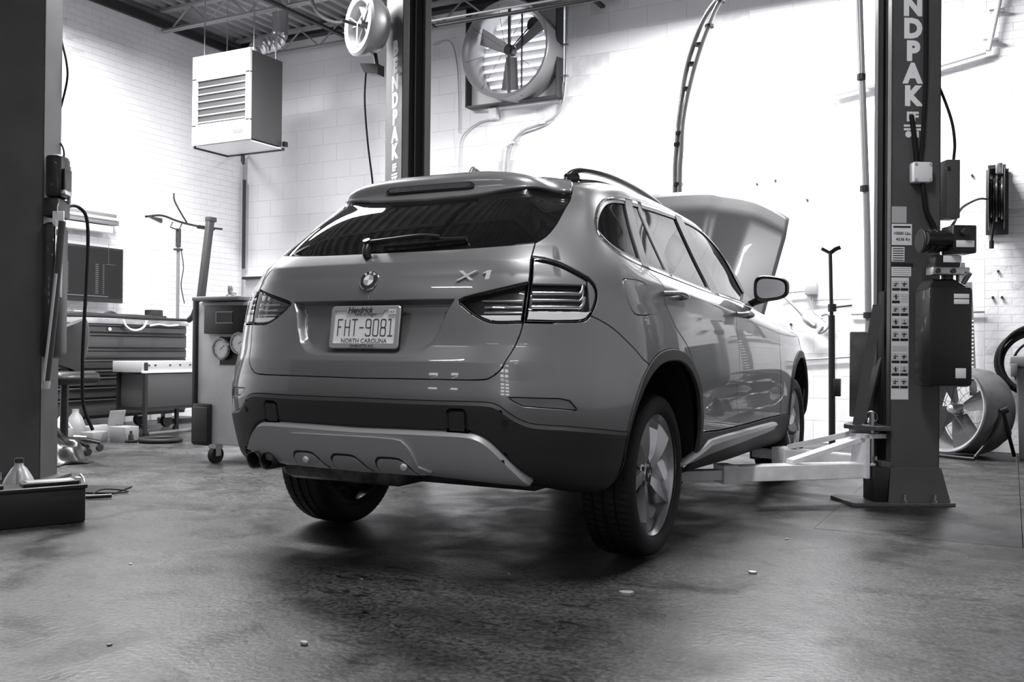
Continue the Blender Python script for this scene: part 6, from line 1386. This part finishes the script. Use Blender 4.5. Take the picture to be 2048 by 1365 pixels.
b = MB(); b.tube([(-3.45, 1.6, 1.03), (-3.30, 1.5, 1.06), (-3.20, 1.42, 1.09), (-3.12, 1.38, 1.13)], .022, n=10, sub=5); item('service_hose', 'dark hose reaching the service machine from the left', 'hose')(b, M_dsteel, 60)
# side trolley
st_ = thing('side_trolley', 'low trolley with white perforated top rail and dark bin', 'trolley', (-4.9, 2.65, 0))
b = MB(); b.box((-4.95, 2.68, .64), (.38, .76, .10), bev=.004); b.build('top_rail', mat('trolley_grey', .45, .45), st_, smooth=40)
b = MB(); b.box((-4.755, 2.68, .595), (.03, .76, .022), bev=.004); b.build('front_lip', M_white, st_, smooth=40)
for y in (2.38, 2.45, 2.62, 2.74, 2.86): b = MB(); b.box((-4.758, y, .655), (.004, .02, .014)); b.build('slot', M_dsteel, st_)
b = MB(); b.box((-4.93, 2.68, .425), (.34, .66, .31), bev=.006); b.build('dark_bin', mat('trolley_bin', .06, .5), st_, smooth=40)
b = MB()
for y in (2.34, 3.02): b.box((-4.76, y, .36), (.03, .03, .64))
for y in (2.34, 3.02): b.box((-5.10, y, .36), (.03, .03, .64))
b.box((-4.93, 2.68, .26), (.36, .70, .02)); b.build('trolley_frame', M_black, st_)
for y in (2.36, 3.0):
    for x in (-4.77, -5.09): b = MB(); b.cyl((x - .012, y, .03), (x + .012, y, .03), .03, n=16); b.build('caster', M_rubber, st_, smooth=40)
# dark stool
sl = thing('shop_stool', 'dark padded shop stool half hidden behind the left column', 'stool', (-4.36, 1.20, 0))
b = MB(); b.tube([(-4.36, 1.20, .66), (-4.36, 1.24, .78), (-4.36, 1.27, .92), (-4.36, 1.25, .99)], lambda t: (.05, .17 - .03 * abs(t - .5)), n=20, sub=5, flat=(1, 0, 0)); b.build('backrest', M_tank, sl, smooth=60)
b = MB(); b.box((-4.31, 1.18, .58), (.36, .40, .10), bev=.045); b.build('seat', M_tank, sl, smooth=50)
b = MB(); b.box((-4.18, 1.25, .60), (.01, .05, .03)); b.build('seat_label', M_white, sl)
b = MB(); b.cyl((-4.31, 1.18, .10), (-4.31, 1.18, .54), .03, n=16); b.build('gas_column', M_black, sl, smooth=40)
for k in range(5):
    t = 2 * pi * k / 5; b = MB(); b.tube([(-4.31, 1.18, .11), (-4.31 + .15 * cos(t), 1.18 + .15 * sin(t), .10), (-4.31 + .27 * cos(t), 1.18 + .27 * sin(t), .07)], (.014, .022), n=8, sub=3); b.cyl((-4.31 + .27 * cos(t) - .012, 1.18 + .27 * sin(t), .028), (-4.31 + .27 * cos(t) + .012, 1.18 + .27 * sin(t), .028), .028, n=14); b.build('star_leg', M_black, sl, smooth=50)
# dark cloth heap at the foot of the left column
rnd = random.Random(5); V = []; Fc = []
nn_ = 18
for i in range(nn_):
    for j in range(nn_):
        u, v = i / (nn_ - 1) - .5, j / (nn_ - 1) - .5; r = math.hypot(u, v) * 2
        V.append((-3.86 + u * .42 + .03 * sin(9 * v), .80 + v * .34 + .03 * sin(11 * u), .008 + max(0, .30 * (1 - r * 1.05)) * (.7 + .3 * sin(14 * u + 3) * cos(12 * v)) + .012 * rnd.random() * (r < 1)))
Fc = [(i * nn_ + j, (i + 1) * nn_ + j, (i + 1) * nn_ + j + 1, i * nn_ + j + 1) for i in range(nn_ - 1) for j in range(nn_ - 1)]
o_ = raw('dark_cloth', V, Fc, M_black, None, smooth=True); tag(o_, 'crumpled dark cloth on the floor at the foot of the left column', 'cloth'); o_.modifiers.new('s', 'SOLIDIFY').thickness = .006
# things on the floor under the chest
M_carton = mat('carton_grey', .26, .7, noise=.1, nscale=9)
def carton(name, label, c, d, rot, m=M_carton, flap=False):
    t = thing(name, label, 'box', (c[0], c[1], 0)); b = MB(); b.box((c[0], c[1], d[2] / 2 + .001), d, rot=rot, bev=.004); b.build('box_body', m, t, smooth=40)
    b = MB(); b.box((c[0] + .0, c[1], d[2] + .002), (d[0] * .98, .03, .002), rot=rot); b.build('box_tape', M_silverp, t)
    return t
carton('small_carton', 'small pale carton with folded white paper on it, leftmost on the floor', (-5.02, 1.70), (.14, .15, .12), .5)
b = MB(); b.prism([(-.07, 0), (0, .10), (.07, 0), (.055, 0), (0, .08), (-.055, 0)], -.04, .04, frame((-5.02, 1.70, .124), (0, 1, 0), (0, 0, 1))); item('folded_card', 'folded white card standing on the leftmost small carton', 'card')(b, M_white)
b = MB(); b.lathe([(0, 0), (.075, 0), (.08, .02), (.08, .13), (.055, .20), (.028, .24), (.028, .27), (.0, .27)], Matrix.Translation((-5.14, 1.92, 0)), n=28); item('plastic_jug', 'cloudy plastic jug standing behind the small cartons', 'jug')(b, mat('cloudy_plastic', .40, .35, trans=.3))
b = MB(); b.lathe([(0, 0), (.06, 0), (.062, .16), (.045, .20), (.02, .22), (0, .22)], Matrix.Translation((-5.28, 1.78, 0)), n=24); item('grey_canister', 'darker grey canister behind the cloudy jug', 'canister')(b, M_dec2)
carton('flat_carton', 'long flat pale carton lying behind the others on the floor', (-5.16, 2.16), (.14, .30, .11), .1, M_silverp)
carton('low_carton', 'low open carton beside the stacked one, printed front', (-4.90, 1.92), (.14, .17, .085), .15)
carton('tall_carton', 'open carton holding a small dark bottle, rightmost of the cartons', (-4.70, 2.07), (.17, .16, .13), .12)
b = MB(); b.box((-4.80, 2.07, .20), (.010, .16, .13), rot=Matrix.Rotation(.25, 3, 'Y')); item('raised_flap', 'raised cardboard flap of the rightmost carton', 'flap')(b, M_carton)
b = MB(); b.lathe([(0, 0), (.022, 0), (.024, .06), (.012, .08), (.012, .10), (0, .10)], Matrix.Translation((-4.56, 2.02, 0)), n=20); b.lathe([(0, 0), (.05, 0), (.05, .02), (0, .03)], Matrix.Translation((-4.56, 2.02, 0)), n=20); item('dark_bottle', 'small dark bottle standing in front of the rightmost carton', 'bottle')(b, M_black)
b = MB(); b.cyl((-4.92, 1.74, .035), (-4.84, 1.80, .035), .035, .025, n=20); item('lying_can', 'pale can lying on its side between the cartons', 'can')(b, M_silverp)
b = MB(); b.tube([(-4.405 + .165 * cos(t), 2.20 + .165 * sin(t), .021) for t in np.linspace(0, 2 * pi, 28, endpoint=False)], .021, n=12, sub=1, closed=True); item('rubber_ring', 'black rubber ring lying flat on the floor', 'ring')(b, M_rubber, 60)
b = MB(); b.box((-5.05, 2.95, .012), (.06, .75, .022), bev=.004); item('floor_lath', 'thin pale lath lying on the floor under the tool chest', 'lath')(b, M_silverp)
# hydraulic unit on the left column
lu = thing('hydraulic_pump', 'black hydraulic power unit on the column at the left edge', 'pump', (-3.2, .25, .8))
LM = frame((-3.105, .135, 0), (-s30, c30, 0), (0, 0, 1))      # x away along the web, z = out of the web
if (LM.to_3x3() @ Vector((0, 0, 1))).x < 0: LM = frame((-3.105, .135, 0), (s30, -c30, 0), (0, 0, 1))
def lb(x0, x1, y0, y1, z0, z1, name, m=M_tank, bev=.008, par=None):
    b = MB(); sx = 1 if (LM.to_3x3() @ Vector((1, 0, 0))).y > 0 else -1
    b.box((sx * (x0 + x1) / 2, (y0 + y1) / 2, (z0 + z1) / 2), (x1 - x0, y1 - y0, z1 - z0), M=LM, bev=bev); return b.build(name, m, par or lu, smooth=40)
lb(-.08, .06, 1.72, 1.985, .01, .12, 'motor_housing', M_tank, .03)
lb(-.07, .03, 1.74, 1.90, .12, .135, 'switch_cover', M_black, .01)
lb(-.10, .0, 1.735, 1.765, .12, .15, 'lever', M_steel, .008)
lb(-.10, .08, 1.60, 1.72, .01, .11, 'pump_head', M_tank, .02)
lb(-.12, .10, .75, 1.57, .0, .10, 'oil_tank', M_tank, .04)
lb(-.02, .02, 1.655, 1.90, .125, .13, 'rating_label', M_decal, .0005) if 0 else None
lb(.035, .055, 1.70, 1.93, .10, .122, 'rating_label', M_silverp, .004)
lb(-.12, -.06, 1.10, 1.58, .101, .103, 'warning_decal', M_decal, .0005)
lb(-.05, -.02, 1.12, 1.54, .101, .103, 'warning_decal', M_silverp, .0005)
for k in range(5): lb(-.112, -.070, 1.15 + .085 * k, 1.185 + .085 * k, .103, .1045, 'pictogram', M_ink, .0003)
b = MB(); b.box((-2.955, .10, 1.588), (.075, .010, .092), rot=.3, bev=.003); b.tube([(-2.952, .09, 1.62), (-2.95, .09, 1.66), (-2.98, .12, 1.69)], .003, n=6, sub=3); item('hang_tag', 'white square tag hanging from the pump at the left edge', 'tag')(b, M_white)
ct = lu
b = MB(); b.tube([(-2.94, .02, .60), (-2.90, .03, .95), (-2.84, .04, 1.56)], (.021, .021), n=12, sub=2); b.build('lever_tube', M_dsteel, ct, smooth=50)
b = MB(); b.tube([(-2.93, -.003, .62), (-2.89, .008, .95), (-2.855, .016, 1.25)], (.008, .012), n=10, sub=2); b.build('tube_diffuser', M_silverp, ct, smooth=50)
b = MB(); b.cyl((-2.943, .02, .575), (-2.938, .02, .62), .024, n=14); b.build('tube_cap', M_silverp, ct, smooth=40)
pipe('black_hose', 'black hose arching from the left pump down to the floor', [(-3.14, .28, 1.66), (-3.17, .34, 1.71), (-3.2, .43, 1.715), (-3.2, .485, 1.66), (-3.2, .50, 1.5), (-3.2, .49, 1.2), (-3.2, .475, .9), (-3.2, .47, .7), (-3.2, .48, .45), (-3.17, .53, .28)], .011, M_cord, 'hose')
pipe('thin_hose', 'thin cable looping above the left pump', [(-3.28, .28, 2.13), (-3.22, .30, 2.11), (-3.18, .30, 2.05), (-3.17, .29, 1.97)], .006, M_cord, 'cord')
pipe('side_cable', 'black cable bulging from the upper edge of the left column', [(-3.26, .33, 2.78), (-3.205, .33, 2.62), (-3.20, .33, 2.50), (-3.27, .33, 2.30)], .007, M_cord, 'cord')
# battery box, jug and tool roll in the left foreground
dx_, dy_ = .41, .91
BB = frame((-1.74, -.64, 0), (dx_, dy_, 0), (-dy_, dx_, 0))    # x along the front edge, y away to the left-back
bb = thing('battery_box', 'long black battery box on the floor in the left foreground', 'battery', (-1.97, -.90, 0))
def bbx(x0, x1, y0, y1, z0, z1, name, m, bev=.006):
    b = MB(); b.box(((x0 + x1) / 2, (y0 + y1) / 2, (z0 + z1) / 2), (x1 - x0, y1 - y0, z1 - z0), M=BB, bev=bev); return b.build(name, m, bb, smooth=40)
bbx(-.62, 0, 0, .17, 0, .165, 'case', M_tank, .01)
bbx(-.625, .006, -.006, .178, .160, .178, 'lid_rim', M_black, .004)
for k in range(2): 
    bbx(-.60 + .32 * k + .02, -.32 + .32 * k - .02, .03, .14, .178, .196, 'vent_cover', M_black, .006)
    bbx(-.58 + .32 * k + .02, -.34 + .32 * k - .02, .045, .125, .196, .198, 'top_label', M_silverp, .0006)
bbx(-.03, -.005, .06, .10, .178, .205, 'terminal', M_silverp, .004)
M_jug = mat('jug_plastic', .50, .3, trans=.35)
JM = Matrix.Translation((-2.13, -.71, 0))
jg = thing('gallon_jug', 'translucent gallon jug with dark cap behind the battery box', 'jug', (-2.13, -.71, 0))
b = MB(); b.lathe([(0, 0), (.068, 0), (.075, .01), (.077, .13), (.074, .155), (.060, .19), (.035, .232), (.020, .248), (.019, .262), (0, .262)], JM, n=40); b.build('jug_body', M_jug, jg, smooth=50)
b = MB(); b.lathe([(0, .285), (.020, .283), (.022, .262), (0, .262)], JM, n=24); b.build('cap', M_black, jg, smooth=40)
b = MB(); b.tube([(-2.13 + .018, -.71 - .012, .235), (-2.13 + .048, -.71 - .03, .222), (-2.13 + .060, -.71 - .04, .185), (-2.13 + .068, -.71 - .045, .150)], .009, n=8, sub=4); b.build('jug_handle', M_jug, jg, smooth=50)
b = MB(); b.box((-2.52, .05, .006), (.30, .26, .006), rot=.5); mt_ = b.build('tool_mat', M_black, None); tag(mt_, 'thin dark mat on the floor right of the battery box', 'mat')
b = MB(); b.tube([(-2.30, -.35, .02), (-2.38, -.28, .035), (-2.40, -.20, .02), (-2.48, -.12, .02)], .014, n=8, sub=4); item('tape_pouch', 'small dark pouch lying behind the battery box end', 'pouch')(b, M_clad, 50)
b = MB(); b.cyl((-2.34, -.26, .014), (-2.22, -.10, .014), .011, n=12); item('screwdriver', 'black-handled screwdriver on the floor by the dark mat', 'tool')(b, M_black)
b = MB(); b.tube([(-2.56, -.02, .03), (-2.57, .0, .06), (-2.61, .02, .075)], .007, n=8, sub=3); b.cyl((-2.61, .02, .070), (-2.63, .02, .085), .010, n=10); item('metal_clip', 'shiny metal clip standing up from the dark mat', 'clip')(b, M_steel, 50)
pipe('thin_wire', 'thin dark wire curling on the floor by the battery box', [(-2.30, -.18, .01), (-2.36, -.06, .03), (-2.34, .04, .02), (-2.28, .06, .01), (-2.30, -.02, .01)], .004, M_cord, 'cord')
# litter
def chip(x, y, s, a, label, m=M_silverp):
    b = MB(); k = 7; rr_ = random.Random(int(x * 100)); P = [(s * (.6 + .5 * rr_.random()) * cos(2 * pi * i / k), s * .6 * (.6 + .5 * rr_.random()) * sin(2 * pi * i / k)) for i in range(k)]
    b.prism(P, 0, s * .35, Matrix.Translation((x, y, .001)) @ Matrix.Rotation(a, 4, 'Z') @ Matrix.Rotation(.12, 4, 'X') @ Matrix.Translation((0, 0, .001))); tag(b.build('debris_chip', m, None), label, 'debris', 'chips littering the floor')
chip(.36, -1.58, .018, 2.2, 'small pale chip on the floor at the bottom, left of centre'); chip(.95, -.63, .030, .3, 'flat white flake on the floor below the rear wheel'); chip(1.25, -.10, .018, .2, 'angular pale chip right of the white flake'); chip(1.23, .62, .010, 1, 'tiny chip on the floor between the wheel and the right column'); chip(-.85, -1.14, .008, 1, 'tiny pale chip on the floor left of the car'); chip(.47, -.57, .010, 2, 'tiny chip in the dark floor below the bumper'); chip(-.10, -1.85, .009, 1, 'small black crumb on the floor at lower left', M_ink); chip(.05, -.9, .006, .4, 'tiny pale crumb on the floor below the diffuser')
